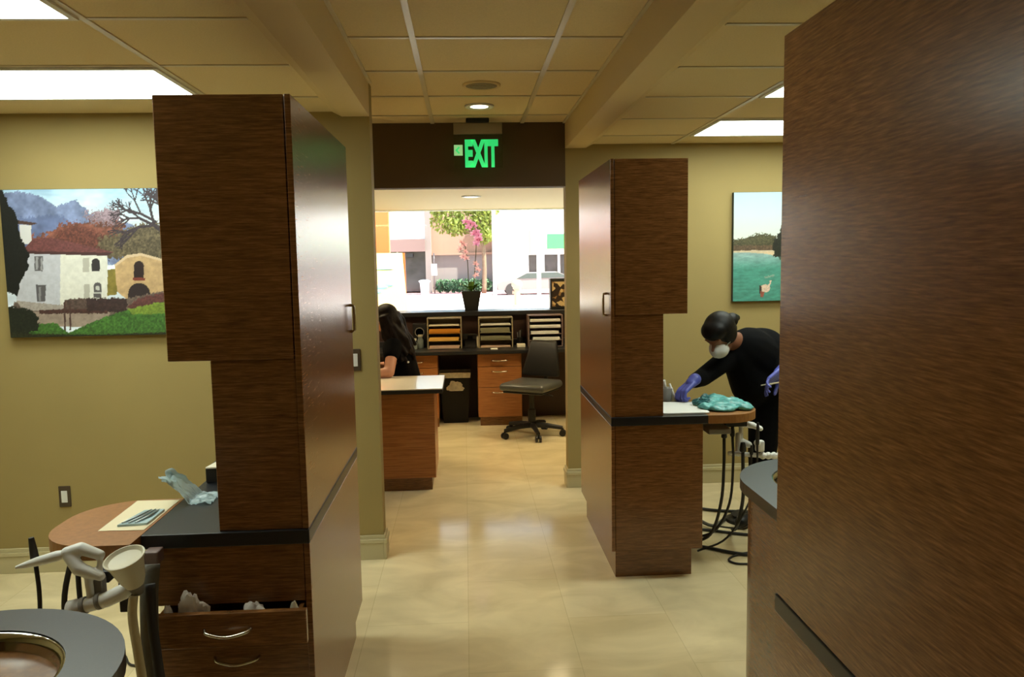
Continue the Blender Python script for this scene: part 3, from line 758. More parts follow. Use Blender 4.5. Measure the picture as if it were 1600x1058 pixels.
def villa(s, v):
    X = 15+65*v+1081*s; Y = 178+797*v-(X-15)*.045
    n1, n2, n3 = fbm(X, Y, 60), fbm(X, Y, 22), fbm(X, Y, 9)
    C = np.zeros(s.shape+(3,))
    def put(mask, c, nz=None, a=0.):
        k = np.array(c, float)[None, None, :]*(1+a*((nz if nz is not None else n1)[..., None]-.5)*2)
        C[mask] = np.broadcast_to(k, C.shape)[mask]
    def poly(P, c, nz=None, a=0., j=0.):
        put(inside(P, X+j*(n2-.5)*2, Y+j*(n3-.5)*2), c, nz, a)
    f = np.clip((Y-130)/200, 0, 1)[..., None]
    C[:] = np.array([150, 192, 226])*(1-f)+np.array([214, 226, 238])*f
    C[:] += ((fbm(X, Y*2.4, 130)-.5)[..., None])*70
    poly([(0, 205), (110, 180), (240, 200), (330, 255), (430, 215), (540, 300), (760, 340), (760, 560), (0, 560)], (116, 130, 168), n1, .3, 14)
    poly([(60, 330), (340, 300), (470, 360), (470, 540), (60, 540)], (98, 112, 152), n1, .2, 24)
    poly([(180, 430), (300, 395), (360, 340), (470, 335), (560, 310), (700, 330), (720, 480), (180, 480)], (116, 72, 60), n2, .5, 34)
    poly([(330, 400), (420, 350), (640, 400), (690, 490), (330, 470)], (98, 56, 48), n3, .5, 30)
    poly([(560, 420), (680, 380), (800, 330), (1100, 320), (1100, 560), (560, 520)], (92, 82, 62), n3, .55, 40)
    poly([(470, 290), (560, 268), (660, 250), (700, 300), (640, 345), (520, 330)], (136, 118, 130), n3, .4, 40)
    # bare branches
    r = random.Random(5)
    def seg(p, q, w):
        d = np.array(q, float)-np.array(p); L = d@d+1e-9
        t = np.clip(((X-p[0])*d[0]+(Y-p[1])*d[1])/L, 0, 1)
        put(np.hypot(X-p[0]-t*d[0], Y-p[1]-t*d[1]) < w, (56, 46, 54), n3, .3)
    def br(p, a, L, w, k):
        q = (p[0]+L*math.cos(a), p[1]-L*math.sin(a)); seg(p, q, w)
        if k == 0: return
        for _ in range(3 if k > 1 else 2): br(q, a+r.uniform(-.75, .75), L*r.uniform(.6, .85), max(2.2, w*.68), k-1)
    br((960, 400), 2.55, 110, 11, 4); br((1000, 380), 2.0, 110, 11, 4); br((880, 320), 2.7, 95, 7, 4)
    # houses
    poly([(125, 358), (190, 360), (196, 462), (135, 465)], (206, 206, 208)); poly([(98, 333), (228, 348), (192, 360), (112, 354)], (72, 52, 46))
    poly([(150, 495), (352, 500), (352, 795), (110, 775), (118, 700)], (186, 188, 198), n2, .06)
    poly([(352, 500), (612, 508), (616, 748), (352, 795)], (216, 216, 208), n2, .06)
    poly([(140, 498), (205, 432), (300, 424), (420, 445), (650, 492), (600, 508), (170, 510)], (106, 62, 62), n3, .25)
    poly([(170, 500), (640, 494), (610, 512), (180, 514)], (70, 44, 44))
    for P in ([(210, 525), (256, 525), (256, 606), (210, 606)], [(218, 680), (274, 680), (270, 772), (226, 772)]): poly(P, (86, 84, 88))
    poly([(216, 530), (230, 530), (230, 600), (216, 600)], (150, 150, 154)); poly([(244, 530), (254, 530), (254, 600), (244, 600)], (150, 150, 154)); poly([(234, 692), (246, 692), (246, 768), (234, 768)], (130, 130, 134))
    poly([(476, 528), (512, 528), (512, 604), (476, 604)], (178, 176, 166)); poly([(484, 670), (516, 670), (516, 748), (484, 748)], (176, 174, 164))
    def arch(cx, y0, y1, w, c): put((np.abs(X-cx) < w) & (Y > y0+w) & (Y < y1) | (np.hypot(X-cx, Y-y0-w) < w), c)
    arch(548, 528, 598, 23, (48, 44, 48)); arch(560, 658, 742, 22, (84, 82, 84)); arch(560, 676, 700, 12, (190, 190, 186)); poly([(538, 712), (582, 712), (582, 720), (538, 720)], (190, 190, 186))
    poly([(614, 588), (668, 580), (668, 722), (614, 730)], (126, 114, 52), n2, .2)
    poly([(655, 560), (720, 512), (800, 498), (960, 540), (1000, 720), (720, 745), (668, 705)], (188, 158, 116), n2, .12)
    poly([(650, 560), (718, 505), (800, 492), (980, 535), (980, 548), (800, 506), (722, 520), (660, 568)], (206, 184, 152))
    arch(788, 535, 632, 28, (40, 24, 24)); put((X > 755) & (X < 825) & (Y > 626) & (Y < 642), (120, 56, 44)); arch(792, 655, 770, 62, (44, 32, 34))
    put((np.hypot(X-1010, Y-560) < 60+50*n2), (60, 50, 44), n3, .4)
    # garden
    poly([(100, 775), (380, 790), (640, 740), (720, 745), (900, 700), (1100, 690), (1100, 840), (90, 840)], (104, 90, 82), n3, .4, 10)
    poly([(110, 770), (380, 790), (380, 815), (150, 822)], (160, 152, 146), n3, .15)
    poly([(200, 830), (640, 800), (600, 905), (230, 905)], (150, 134, 122), n2, .15)
    poly([(240, 818), (470, 800), (620, 790), (620, 826), (240, 838)], (72, 46, 42), n3, .3, 6)
    poly([(380, 755), (500, 745), (500, 805), (380, 810)], (84, 68, 62), n3, .4, 8); poly([(500, 748), (725, 740), (725, 820), (500, 812)], (56, 40, 40), n3, .4, 10)
    for x in (372, 402): poly([(x, 770), (x+9, 770), (x+14, 925), (x+4, 925)], (74, 52, 48))
    poly([(725, 790), (800, 735), (1000, 690), (1000, 770), (760, 800)], (92, 54, 52), n3, .35, 14)
    poly([(400, 940), (520, 880), (640, 832), (740, 802), (890, 762), (1100, 740), (1160, 990), (60, 990), (90, 920), (240, 895), (330, 885)], (64, 106, 44), n3, .45, 8)
    poly([(730, 800), (890, 764), (1100, 745), (1100, 810), (760, 830)], (116, 140, 52), n3, .3, 10)
    poly([(60, 800), (180, 812), (235, 860), (230, 930), (60, 990)], (26, 32, 22), n3, .5, 14)
    poly([(20, 950), (560, 945), (1160, 910), (1160, 1010), (20, 1010)], (38, 40, 22), n3, .5, 10)
    poly([(0, 170), (38, 180), (60, 235), (110, 300), (128, 420), (182, 520), (170, 600), (140, 660), (110, 745), (55, 720), (0, 700)], (15, 18, 16), n3, .5, 12)
    return np.clip(C, 0, 255)

def bay(s, v):
    X = 78+926*s; Y = 108+895*v
    n1, n2, n3 = fbm(X, Y, 60), fbm(X, Y, 24), fbm(X, Y, 9)
    C = np.zeros(s.shape+(3,))
    f = v[..., None]/.42
    C[:] = np.array([176, 204, 224])*(1-np.clip(f, 0, 1))+np.array([214, 222, 216])*np.clip(f, 0, 1)
    def put(mask, c, nz=n1, a=0.):
        C[mask] = (np.array(c, float)[None, None, :]*(1+a*(nz[..., None]-.5)*2))[mask]
    def poly(P, c, nz=n1, a=0., j=0.): put(inside(P, X+j*(n2-.5)*2, Y+j*(n3-.5)*2), c, nz, a)
    poly([(0, 500), (180, 480), (260, 450), (380, 450), (440, 470), (1010, 440), (1010, 620), (0, 600)], (78, 76, 52), n3, .5, 26)
    poly([(0, 540), (1010, 545), (1010, 610), (0, 600)], (92, 74, 56), n3, .4, 10)
    poly([(0, 585), (260, 582), (420, 588), (420, 600), (1010, 615), (1010, 660), (440, 640), (200, 618), (0, 625)], (206, 188, 158), n2, .1, 4)
    w = Y > 600+22*np.clip((X-200)/250, 0, 1); k = np.clip((Y-600)/140, 0, 1)[..., None]
    Wc = np.array([150, 178, 178])*(1-k)+np.array([74, 146, 130])*k
    Wc = Wc*(1+.18*(fbm(X, Y*3.2, 46)[..., None]-.5)*2); C[w] = Wc[w]
    poly([(300, 600), (420, 592), (1010, 622), (1010, 650), (420, 628)], (214, 190, 156), n2, .1, 4)
    poly([(420, 640), (415, 500), (470, 440), (485, 375), (560, 340), (1010, 300), (1010, 640)], (34, 36, 26), n3, .5, 26)
    poly([(455, 640), (1010, 640), (1010, 680), (470, 665)], (60, 84, 70), n2, .3, 8)
    # wading bird
    put(((X-350)/42)**2+((Y-900)/34)**2 < 1, (222, 196, 176), n3, .2); poly([(365, 885), (392, 850), (384, 838), (404, 834), (398, 862), (378, 900)], (224, 200, 180), n3, .1)
    poly([(300, 870), (318, 880), (320, 950), (302, 940)], (60, 48, 40), n3, .3); poly([(312, 920), (345, 930), (335, 975), (312, 970)], (150, 84, 66), n3, .2)
    poly([(340, 800), (430, 785), (430, 800), (350, 818)], (130, 160, 146), n3, .2, 5)
    return np.clip(C, 0, 255)
picture('villa_picture', -2.395, 1.29, 1.0, .77, 300, 230, villa, 'canvas photo of a white villa on the left khaki wall', DW)
picture('seaside_picture', 1.908, 1.33, .80, .773, 190, 184, bay, 'canvas photo of a green bay with a wading bird, right wall', DE)

# ------------------------------------------------------------------ reception
# peninsula desk
t = thing('peninsula_desk', (-.6, 5.9, 0), 'wooden desk end with cream top jutting into the doorway from the left', 'desk')
bm = N(); box(bm, -1.9, -.24, 5.56+.04, 6.15, .10, .725, bev=.002, seg=1); mk('desk_body', bm, M['wood_lit'], t)
bm = N(); box(bm, -1.9, -.27, 5.645, 6.10, 0, .10); mk('toe_kick', bm, M['wood'], t)
bm = N(); box(bm, -1.9, -.175, 5.53, 6.20, .725, .752, bev=.003); mk('top_edge', bm, M['black'], t)
bm = N(); box(bm, -1.9, -.177, 5.532, 6.198, .752, .76, bev=.002); mk('desktop', bm, mat('pale_laminate', (240,232,212), .22, spec=.7), t)
# transaction counter
t = thing('transaction_counter', (0, 8.35, 0), 'tall dark reception counter with ledge in front of the bright window', 'counter')
bm = N(); box(bm, -3.3, 2.6, 8.27, 8.40, 0, 1.085); mk('counter_panel', bm, mat('dark_red_panel', (58,34,26), .5), t)
bm = N(); box(bm, -3.3, 2.6, 8.2, 8.60, 1.085, 1.13, bev=.004); mk('ledge', bm, M['black_top'], t)
t = thing('worktop', (0, 8.0, 0), 'black lower worktop below the ledge carrying the letter trays', 'worktop')
bm = N(); box(bm, -3.3, 2.6, 7.74, 8.265, .735, .768, bev=.003); mk('slab', bm, M['black_top'], t)
bm = N(); box(bm, -3.3, 2.6, 8.245, 8.268, .768, .83, bev=.002); mk('backsplash', bm, M['black_top'], t)
for x0 in (-3.3, 1.6):
    bm = N(); box(bm, x0, x0+.03, 7.8, 8.26, 0, .735); mk('support_panel', bm, M['black'], t)
def drawer_unit(x0, x1, label):
    t = thing('drawer_cabinet', ((x0+x1)/2, 8.0, 0), label, 'cabinet', 'drawer cabinets under the black worktop')
    bm = N(); box(bm, x0, x1, 7.815, 8.26, .09, .733); mk('carcass', bm, M['wood_lit'], t)
    bm = N(); box(bm, x0+.02, x1-.0, 7.84, 8.26, 0, .09); mk('toe_kick', bm, M['wood'], t)
    for z0, z1, zh in ((.605, .728, .665), (.395, .6, .555), (.095, .39, .345)):
        bm = N(); box(bm, x0+.004, x1-.004, 7.795, 7.815, z0, z1, bev=.002, seg=1); d = mk('drawer', bm, M['wood_lit'], t)
        bm = N(); pull(bm, ((x0+x1)/2, 7.795, zh), .08, (0, -.03, 0), 'x', .006, .004); mk('drawer_handle', bm, M['chrome'], d)
drawer_unit(.105, .545, 'orange-brown three-drawer cabinet beside the black task chair')
drawer_unit(-.74, -.29, 'three-drawer cabinet under the worktop behind the seated person')
# bin
t = thing('waste_bin', (-.125, 8.1, 0), 'black waste bin with a pale liner under the black worktop', 'bin')
bm = N()
a = [(-.255, 8.0), (.01, 8.0), (.01, 8.22), (-.255, 8.22)]
def taper(bm, c, b, tp, z0, z1, mi=0, thick=.006):
    (bx, by), (tx, ty) = b, tp
    rings = []
    for (hx, hy, z) in ((bx, by, z0), (tx, ty, z1), (tx-thick, ty-thick, z1), (bx-thick, by-thick, z0+.01)):
        rings.append([bm.verts.new((c[0]+sx*hx, c[1]+sy*hy, z)) for sx, sy in ((-1, -1), (1, -1), (1, 1), (-1, 1))])
    for i in range(3):
        for k in range(4): bm.faces.new((rings[i][k], rings[i][(k+1) % 4], rings[i+1][(k+1) % 4], rings[i+1][k])).material_index = mi
    bm.faces.new(rings[0][::-1]); bm.faces.new(rings[3])
taper(bm, (-.125, 8.10), (.125, .085), (.155, .115), .0, .50); mk('bin_body', bm, mat('black_bin_plastic', (13,13,14), .5, spec=.3), t)
bm = N(); taper(bm, (-.125, 8.10), (.156, .116), (.160, .120), .44, .525, thick=.003)
for v in bm.verts:
    if v.co.z < .5: v.co.z += .03*math.sin(v.co.x*40)
mk('rim_liner', bm, M['bag'], t)
crumple('bin_bag', (-.125, 7.995, .335), (.085, .012, .075), M['bag'], None, None, 31, .4, parent=t)
# letter trays with papers
def letter_tray(x0, w, h, nsh, label, m):
    y0, y1 = 7.985, 8.195; z = .7685
    t = thing('letter_tray', (x0+w/2, (y0+y1)/2, z), label, 'letter tray', 'letter trays on the black worktop')
    bm = N(); box(bm, x0, x0+.012, y0, y1, z, z+h, bev=.002, seg=1); mk('side_wall', bm, m, t)
    bm = N(); box(bm, x0+w-.012, x0+w, y0, y1, z, z+h, bev=.002, seg=1); mk('side_wall', bm, m, t)
    bm = N(); box(bm, x0+.012, x0+w-.012, y1-.006, y1, z, z+h); mk('back_wall', bm, m, t)
    zs = []
    for k in range(nsh+1):
        zz = z+k*(h-.008)/nsh; zs.append(zz)
        bm = N(); box(bm, x0+.012, x0+w-.012, y0+.004, y1-.006, zz, zz+.006); mk('shelf', bm, m, t)
    return zs
def stack(x0, x1, z, h, m, label, name='paper_stack', y0=7.972, cat='papers'):
    bm = N(); n = max(2, int(h/.006))
    rr = random.Random(hash(label) % 1000 if False else int(abs(x0*977)+z*3571))
    for k in range(n):
        d = rr.uniform(-.004, .004)
        box(bm, x0+d, x1+d, y0+d, 8.18+d, z+k*h/n, z+(k+1)*h/n-.0008)
    mk(name, bm, m, label=label, cat=cat)
z1 = letter_tray(-.395, .35, .315, 4, 'leftmost letter tray, filled with orange and yellow envelopes', M['mesh_t'])
stack(-.375, -.07, z1[0]+.0065, .03, M['file_p'], 'pale papers on the bottom shelf of the left letter tray')
stack(-.375, -.075, z1[1]+.0065, .035, M['yellow_env'], 'yellow envelopes on the second shelf of the left letter tray', 'envelope_stack')
stack(-.375, -.065, z1[2]+.0065, .045, M['orange_env'], 'orange envelopes in the middle of the left letter tray', 'envelope_stack')
stack(-.375, -.075, z1[3]+.0065, .012, M['paper'], 'thin cream papers on the top shelf of the left letter tray')
z2 = letter_tray(.125, .35, .31, 4, 'middle letter tray, holding grey-green files beneath the orchid', M['mesh_t'])
stack(.145, .445, z2[0]+.0065, .018, M['file_p'], 'pinkish papers on the bottom shelf of the middle letter tray')
stack(.145, .45, z2[1]+.0065, .04, M['file_g'], 'grey-green files on the second shelf of the middle letter tray', 'file_stack')
stack(.145, .44, z2[2]+.0065, .05, M['file_g'], 'thick grey-green files on the third shelf of the middle tray', 'file_stack')
stack(.15, .45, z2[3]+.0065, .014, M['paper_w'], 'white sheets on the top shelf of the middle letter tray')
z3 = letter_tray(.63, .355, .325, 5, 'right letter tray with white sheets, above the task chair', M['mauve'])
for k, (a, b, h) in enumerate(((.69, .90, .03), (.68, .95, .03), (.66, .94, .03), (.65, .96, .028), (.65, .955, .024))):
    stack(a, b, z3[k]+.0065, h, M['paper_w'], 'white sheets on the %s shelf of the right letter tray' % ('bottom', 'second', 'third', 'fourth', 'top')[k], y0=7.968)
# small desk items
t = thing('desk_phone', (.04, 8.1, .768), 'black desk phone between the left and middle letter trays', 'phone')
bm = N(); prism(bm, [(8.0, .769), (8.19, .769), (8.19, .86), (8.16, .87), (8.0, .79)], -.015, .095, 0, Matrix(((0, 0, 1, 0), (1, 0, 0, 0), (0, 1, 0, 0), (0, 0, 0, 1)))); mk('phone_base', bm, M['black'], t)
bm = N(); capsule(bm, (-.02, 8.10, .895), (.095, 8.10, .895), .017, .017); box(bm, -.035, .01, 8.085, 8.115, .855, .895); box(bm, .065, .11, 8.085, 8.115, .855, .895); mk('handset', fuse(bm, .005, 2), M['black'], t)
bm = N(); box(bm, .105, .122, 8.04, 8.15, .7685, .88, bev=.003); mk('notepad', bm, M['paper'], label='small white pad standing left of the middle letter tray', cat='notepad')
t = thing('pen_cup', (.555, 8.12, .7685), 'dark pen cup between the middle and right letter trays', 'pen cup')
bm = N(); lathe(bm, [(.028, 0), (.03, .09), (.027, .09), (.004, .085)], (.555, 8.14, .7685), 20); mk('cup_shell', bm, M['black'], t, auto=40)
for k in range(4):
    bm = N(); tube(bm, [(.55+.008*k-.012, 8.14, .80), (.545+.014*k-.016, 8.135+.006*(k % 2), .91+.01*k)], .004, 8); mk('pen', bm, M['black'] if k % 2 else M['grey'], t)
bm = N(); box(bm, .515, .60, 8.0, 8.07, .7685, .80, bev=.003); mk('card_box', bm, M['paper'], label='low white card box in front of the dark pen cup', cat='box')
bm = N(); box(bm, .19+.05, .31, 7.82, 7.90, .7685, .778, bev=.002); mk('note_block', bm, M['paper_w'], label='small white note block at the worktop edge above the drawers', cat='note block')
bm = N(); box(bm, .66, .79, 7.80, 7.93, .7685, .81, bev=.004); mk('tissue_box', bm, M['lightblue'], label='light blue box on the worktop behind the chair back', cat='box')
for x, y, h, r, lab in ((-.47, 8.1, .12, .032, 'small glass jar left of the left letter tray'), (-.53, 8.02, .09, .03, 'short glass jar nearest the seated person on the worktop')):
    t = thing('glass_jar', (x, y, .7685), lab, 'jar')
    bm = N(); lathe(bm, [(r, 0), (r*1.05, .01), (r*1.05, h*.7), (r*.7, h*.85), (r*.7, h)], (x, y, .7685), 20); mk('jar_body', bm, M['glassjar'], t, auto=50)
    bm = N(); lathe(bm, [(r*.78, h), (r*.78, h+.02)], (x, y, .7685), 20); mk('lid', bm, M['offwhite'], t, auto=50)
t = thing('black_speaker', (-.48, 8.17, .7685), 'black box speaker standing behind the glass jars', 'speaker')
bm = N(); box(bm, -.55, -.41, 8.15, 8.24, .7685, 1.02, bev=.005); mk('housing', bm, M['black'], t)
bm = N(); lathe(bm, [(.001, 0), (.04, 0), (.045, .004), (.05, 0)], (-.48, 8.15, .93), 24, M=Matrix.Rotation(PI/2, 3, 'X')); mk('speaker_cone', bm, M['grey'], t, auto=40)
# mosaic panel on ledge
t = thing('mosaic_box', (.97, 8.38, 1.13), 'dark mosaic-patterned box on the ledge at the right doorpost', 'ornament')
bm = N(); box(bm, .895, 1.16, 8.30, 8.44, 1.13, 1.455, bev=.006); mk('box_frame', bm, M['black'], t)
bm = N(); box(bm, .915, 1.14, 8.293, 8.30, 1.16, 1.42); mk('mosaic_face', bm, M['mosaic'], t)
# orchid
OX, OY = .062, 8.38
t = thing('orchid_plant', (OX, OY, 1.13), 'pink orchid in a tapered black pot on the reception ledge', 'plant')
bm = N(); taper(bm, (OX, OY), (.068, .068), (.102, .102), 1.13, 1.335, thick=.008); mk('plant_pot', bm, M['black'], t)
bm = N(); box(bm, OX-.09, OX+.09, OY-.09, OY+.09, 1.31, 1.322); mk('soil', bm, M['bark'], t)
for k, (a, L, h) in enumerate(((.3, .15, .05), (1.5, .10, .09), (2.7, .16, .06), (3.6, .15, .03), (4.6, .12, .05), (5.6, .16, .07), (3.1, .11, .10))):
    bm = N(); n = 8; L1, L2 = [], []
    for i in range(n+1):
        u = i/n; p = Vector((OX+math.cos(a)*L*u, OY+math.sin(a)*L*u, 1.325+h*math.sin(u*2.4)*1.1)); w = .03*math.sin(PI*min(1, u*.92+.08))
        q = Vector((-math.sin(a), math.cos(a), 0))
        L1.append(bm.verts.new(p+q*w+Vector((0, 0, .01)))); L2.append(bm.verts.new(p-q*w+Vector((0, 0, .01))))
    for i in range(n): bm.faces.new((L1[i], L1[i+1], L2[i+1], L2[i]))
    r = bmesh.ops.solidify(bm, geom=bm.faces[:], thickness=.004); mk('leaf', bm, M['leaf'], t, smooth=True)
stems = [[(.09, OY, 1.32), (.105, OY-.01, 1.55), (.125, OY-.02, 1.80), (.128, OY-.02, 1.95), (.09, OY-.02, 2.03), (.03, OY-.03, 2.06)], [(.04, OY, 1.32), (.035, OY-.01, 1.50), (.03, OY-.02, 1.66), (.01, OY-.02, 1.80), (-.02, OY-.03, 1.84)]]
for p in stems:
    bm = N(); tube(bm, spline(p, 8), .0042, 8); mk('flower_stem', bm, M['stem'], t)
def blossom(c, r, ma, face):
    Rr = Vector((0, 0, 1)).rotation_difference(Vector(face)).to_matrix()
    bm = N()
    for k, (a, L, w) in enumerate(((0, 1, .55), (2*PI/3, .95, .42), (-2*PI/3, .95, .42), (PI/2.6, 1.05, .62), (-PI/2.6, 1.05, .62))):
        a += PI/2
        d = Vector((math.cos(a), math.sin(a), 0)); q = Vector((-d.y, d.x, 0)); n = 5; A, B2 = [], []
        for i in range(n+1):
            u = i/n; ww = w*math.sin(PI*min(1, .12+u*.86))*.5
            A.append(bm.verts.new(Vector(c)+Rr @ ((d*L*u+q*ww+Vector((0, 0, .12*math.sin(u*PI)+.02*k)))*r))); B2.append(bm.verts.new(Vector(c)+Rr @ ((d*L*u-q*ww+Vector((0, 0, .12*math.sin(u*PI)+.02*k)))*r)))
        for i in range(n): bm.faces.new((A[i], A[i+1], B2[i+1], B2[i]))
    b = mk('blossom', bm, ma, t, smooth=True)
    bm = N(); ell(bm, Vector(c)+Rr @ Vector((0, -.12*r, .2*r)), (r*.12, r*.14, r*.14), None, 10); mk('blossom_throat', bm, M['petal_d'], b)
rb = random.Random(3)
for c in ((.02, 2.06), (.07, 2.045), (.045, 2.00), (.105, 2.02), (.13, 1.955), (.15, 1.92), (.10, 1.93), (.135, 1.875), (.165, 1.87), (.125, 1.83)):
    blossom((c[0], OY-.045+rb.uniform(-.02, .02), c[1]), .045, M['petal'], (rb.uniform(-.5, .5), -1, rb.uniform(-.1, .3)))
for c in ((-.03, 1.85), (.0, 1.82), (-.04, 1.78), (.01, 1.75), (-.015, 1.70), (.02, 1.68), (.115, 1.62), (.135, 1.56), (.12, 1.50)):
    blossom((c[0], OY-.04+rb.uniform(-.02, .02), c[1]), .040, M['petal_p'], (rb.uniform(-.6, .6), -1, rb.uniform(-.2, .3)))

# task chair
def task_chair(cx, cy, ang, label):
    t = thing('task_chair', (cx, cy, 0), label, 'chair')
    Rz = Matrix.Rotation(ang, 4, 'Z'); T = Matrix.Translation((cx, cy, 0)) @ Rz
    def put(bm):
        for v in bm.verts: v.co = T @ v.co
        return bm
    # local frame: seat faces -y, back at +y
    bm = N(); box(bm, -.23, .23, -.23, .22, .445, .515, bev=.032, seg=4)
    for v in bm.verts:
        if v.co.z > .49: v.co.z += .018*(1-(v.co.x/.23)**2)-.03*max(0, -v.co.y-.12)
    mk('seat', put(bm), M['vinyl_highlit'], t, smooth=True)
    bm = N(); box(bm, -.2, .2, -.2, .2, .425, .445, bev=.008); mk('seat_pan', put(bm), M['black'], t)
    bm = N(); box(bm, -.19, .19, -.03, .03, .54, .88, bev=.028, seg=4)
    for v in bm.verts:
        u = (v.co.z-.54)/.34; v.co.x *= 1.04-.30*u*u-.25*max(0, u-.7); v.co.y += .26-.045*(v.co.x/.19)**2*1.3+.05*u+(-.012 if .2 < u < .6 else 0)
    mk('backrest', put(bm), M['fabric'], t, smooth=True)
    bm = N(); tube(bm, spline([(0, .08, .43), (0, .26, .435), (0, .315, .50), (0, .31, .66)], 5), .02, 10); mk('back_support', put(bm), M['black'], t)
    bm = N(); lathe(bm, [(.04, .11), (.036, .13), (.036, .25), (.024, .26), (.022, .41), (.06, .425)], (0, 0, 0), 24); mk('gas_lift', put(bm), M['black'], t, auto=40)
    bm = N()
    for k in range(5):
        a = 2*PI*k/5+.35; d = Vector((math.cos(a), math.sin(a), 0))
        tube(bm, [d*.02+Vector((0, 0, .105)), d*.14+Vector((0, 0, .10)), d*.29+Vector((0, 0, .078))], [.03, .024, .018], 10)
    lathe(bm, [(.045, .085), (.05, .13), (.035, .14)], (0, 0, 0), 20)
    mk('star_base', put(bm), M['black'], t, auto=40)
    for k in range(5):
        a = 2*PI*k/5+.35; d = Vector((math.cos(a), math.sin(a), 0)); q = Vector((-d.y, d.x, 0)); c = d*.29
        bm = N()
        for s in (-1, 1): tube(bm, [c+q*s*.008+Vector((0, 0, .03)), c+q*s*.026+Vector((0, 0, .03))], .03, 18)
        tube(bm, [c+Vector((0, 0, .03)), c+Vector((0, 0, .078))], .009, 8); mk('caster', put(bm), M['black'], t, auto=40)
    bm = N(); tube(bm, [(.05, -.02, .415), (.24, -.04, .40)], .006, 8); mk('height_lever', put(bm), M['black'], t)
    return t
task_chair(.60, 7.32, -.55, 'black task chair, seat highlight coloured in grey, at the reception worktop')

# ------------------------------------------------------------------ people
def capchain(bm, pts, R):
    for i in range(len(pts)-1): capsule(bm, pts[i], pts[i+1], R[i], R[i+1])

def head(bm, c, face, up, s=1.):
    """skull, jaw, nose, brow, ears around centre c"""
    f = Vector(face).normalized(); u = Vector(up); u = (u-f*u.dot(f)).normalized(); l = u.cross(f)
    Rm = Matrix((l, f, u)).transposed()   # columns: side, forward, up
    P = lambda x, y, z: Vector(c)+Rm @ (Vector((x, y, z))*s)
    ell(bm, P(0, -.012, .035), (.073*s, .092*s, .083*s), Rm); ell(bm, P(0, .028, -.04), (.056*s, .062*s, .07*s), Rm)
    ell(bm, P(0, .052, -.088), (.03*s, .03*s, .024*s), Rm)
    capsule(bm, P(0, .085, .012), P(0, .108, -.022), .009*s, .014*s); ell(bm, P(0, .09, -.058), (.024*s, .013*s, .011*s), Rm)
    for q in (-1, 1):
        ell(bm, P(q*.032, .078, .035), (.024*s, .012*s, .009*s), Rm); ell(bm, P(q*.033, .078, .012), (.013*s, .01*s, .009*s), Rm)
        ell(bm, P(q*.076, -.008, .0), (.011*s, .019*s, .032*s), Rm)
    return P, Rm

def hand(bm, wrist, d, palm_n, curl, s=1., thumb=1):
    """palm, four separate bent fingers and a thumb; d = direction of the fingers, palm_n = palm normal, curl per finger (radians)"""
    d = Vector(d).normalized(); n = Vector(palm_n); n = (n-d*n.dot(d)).normalized(); w = d.cross(n)*thumb
    W = Vector(wrist)
    P = lambda a, b, c: W+(d*a+w*b+n*c)*s
    for b in (-.03, -.01, .01, .03): capsule(bm, P(.012, b*.75, 0), P(.078, b, 0), .0145*s, .0115*s, 10)
    for k, (b, L) in enumerate(((.031, .072), (.0105, .08), (-.0105, .075), (-.031, .058))):
        p = P(.085, b, 0); a = 0; r = .0092*s
        for j, q in enumerate((.45, .32, .25)):
            a += curl[k]*(.8 if j == 0 else 1.); dd = d*math.cos(a)+n*math.sin(a)+w*(.05 if j == 0 else 0)*(1 if b > 0 else -1)*.6
            e = p+dd*L*q*s; capsule(bm, p, e, r, r*.9, 10); p = e; r *= .9
    p = P(.02, .035, .004)
    for L, dv in ((.042, d*.6+w*.75+n*.3), (.032, d*.85+w*.25+n*.45), (.024, d*.95-w*.1+n*.5)):
        e = p+dv.normalized()*L*s; capsule(bm, p, e, .0115*s, .0095*s, 10); p = e

# --- assistant bending over the right tray
body = thing_name = None
hc = Vector((1.449, 4.41, 1.205)); fdir = Vector((-.62, -.52, -.60)); udir = Vector((-.35, -.25, .9))
bm = N()
P, Rm = head(bm, hc, fdir, udir)
neck0, neck1 = P(0, -.02, -.05), Vector((1.65, 4.60, 1.14))
capsule(bm, neck0, neck1, .052, .06)
sh_r, sh_l = Vector((1.56, 4.54, 1.07)), Vector((1.80, 4.72, 1.13))     # near and far shoulder
pelvis = Vector((1.93, 4.70, .90))
capsule(bm, (1.68, 4.58, 1.10), pelvis, .12, .13); capsule(bm, sh_r, sh_l, .06, .06)
el_n = Vector((1.352, 4.43, .962)); wr_n = Vector((1.245, 4.27, .962))
capchain(bm, [sh_r, el_n, wr_n], [.05, .04, .028])
el_f = Vector((1.985, 4.52, 1.01)); wr_f = Vector((1.80, 4.41, .985))
capchain(bm, [Vector((1.83, 4.60, 1.10)), el_f, wr_f], [.05, .042, .028])
hipA, hipB = Vector((1.81, 4.62, .86)), Vector((2.0, 4.80, .86))
kA, kB = Vector((1.775, 4.60, .47)), Vector((2.05, 4.78, .47)); aA, aB = Vector((1.80, 4.66, .09)), Vector((2.09, 4.84, .09))
for h_, k_, a_ in ((hipA, kA, aA), (hipB, kB, aB)):
    capchain(bm, [h_, k_, a_], [.088, .058, .04]); capsule(bm, a_+Vector((0, 0, -.04)), a_+Vector((-.15, -.07, -.05)), .042, .036)
person = mk('person', fuse(bm, .010, 3), M['skin_d'], label='person in black scrubs, white mask and blue gloves bending over the right tray', cat='person')
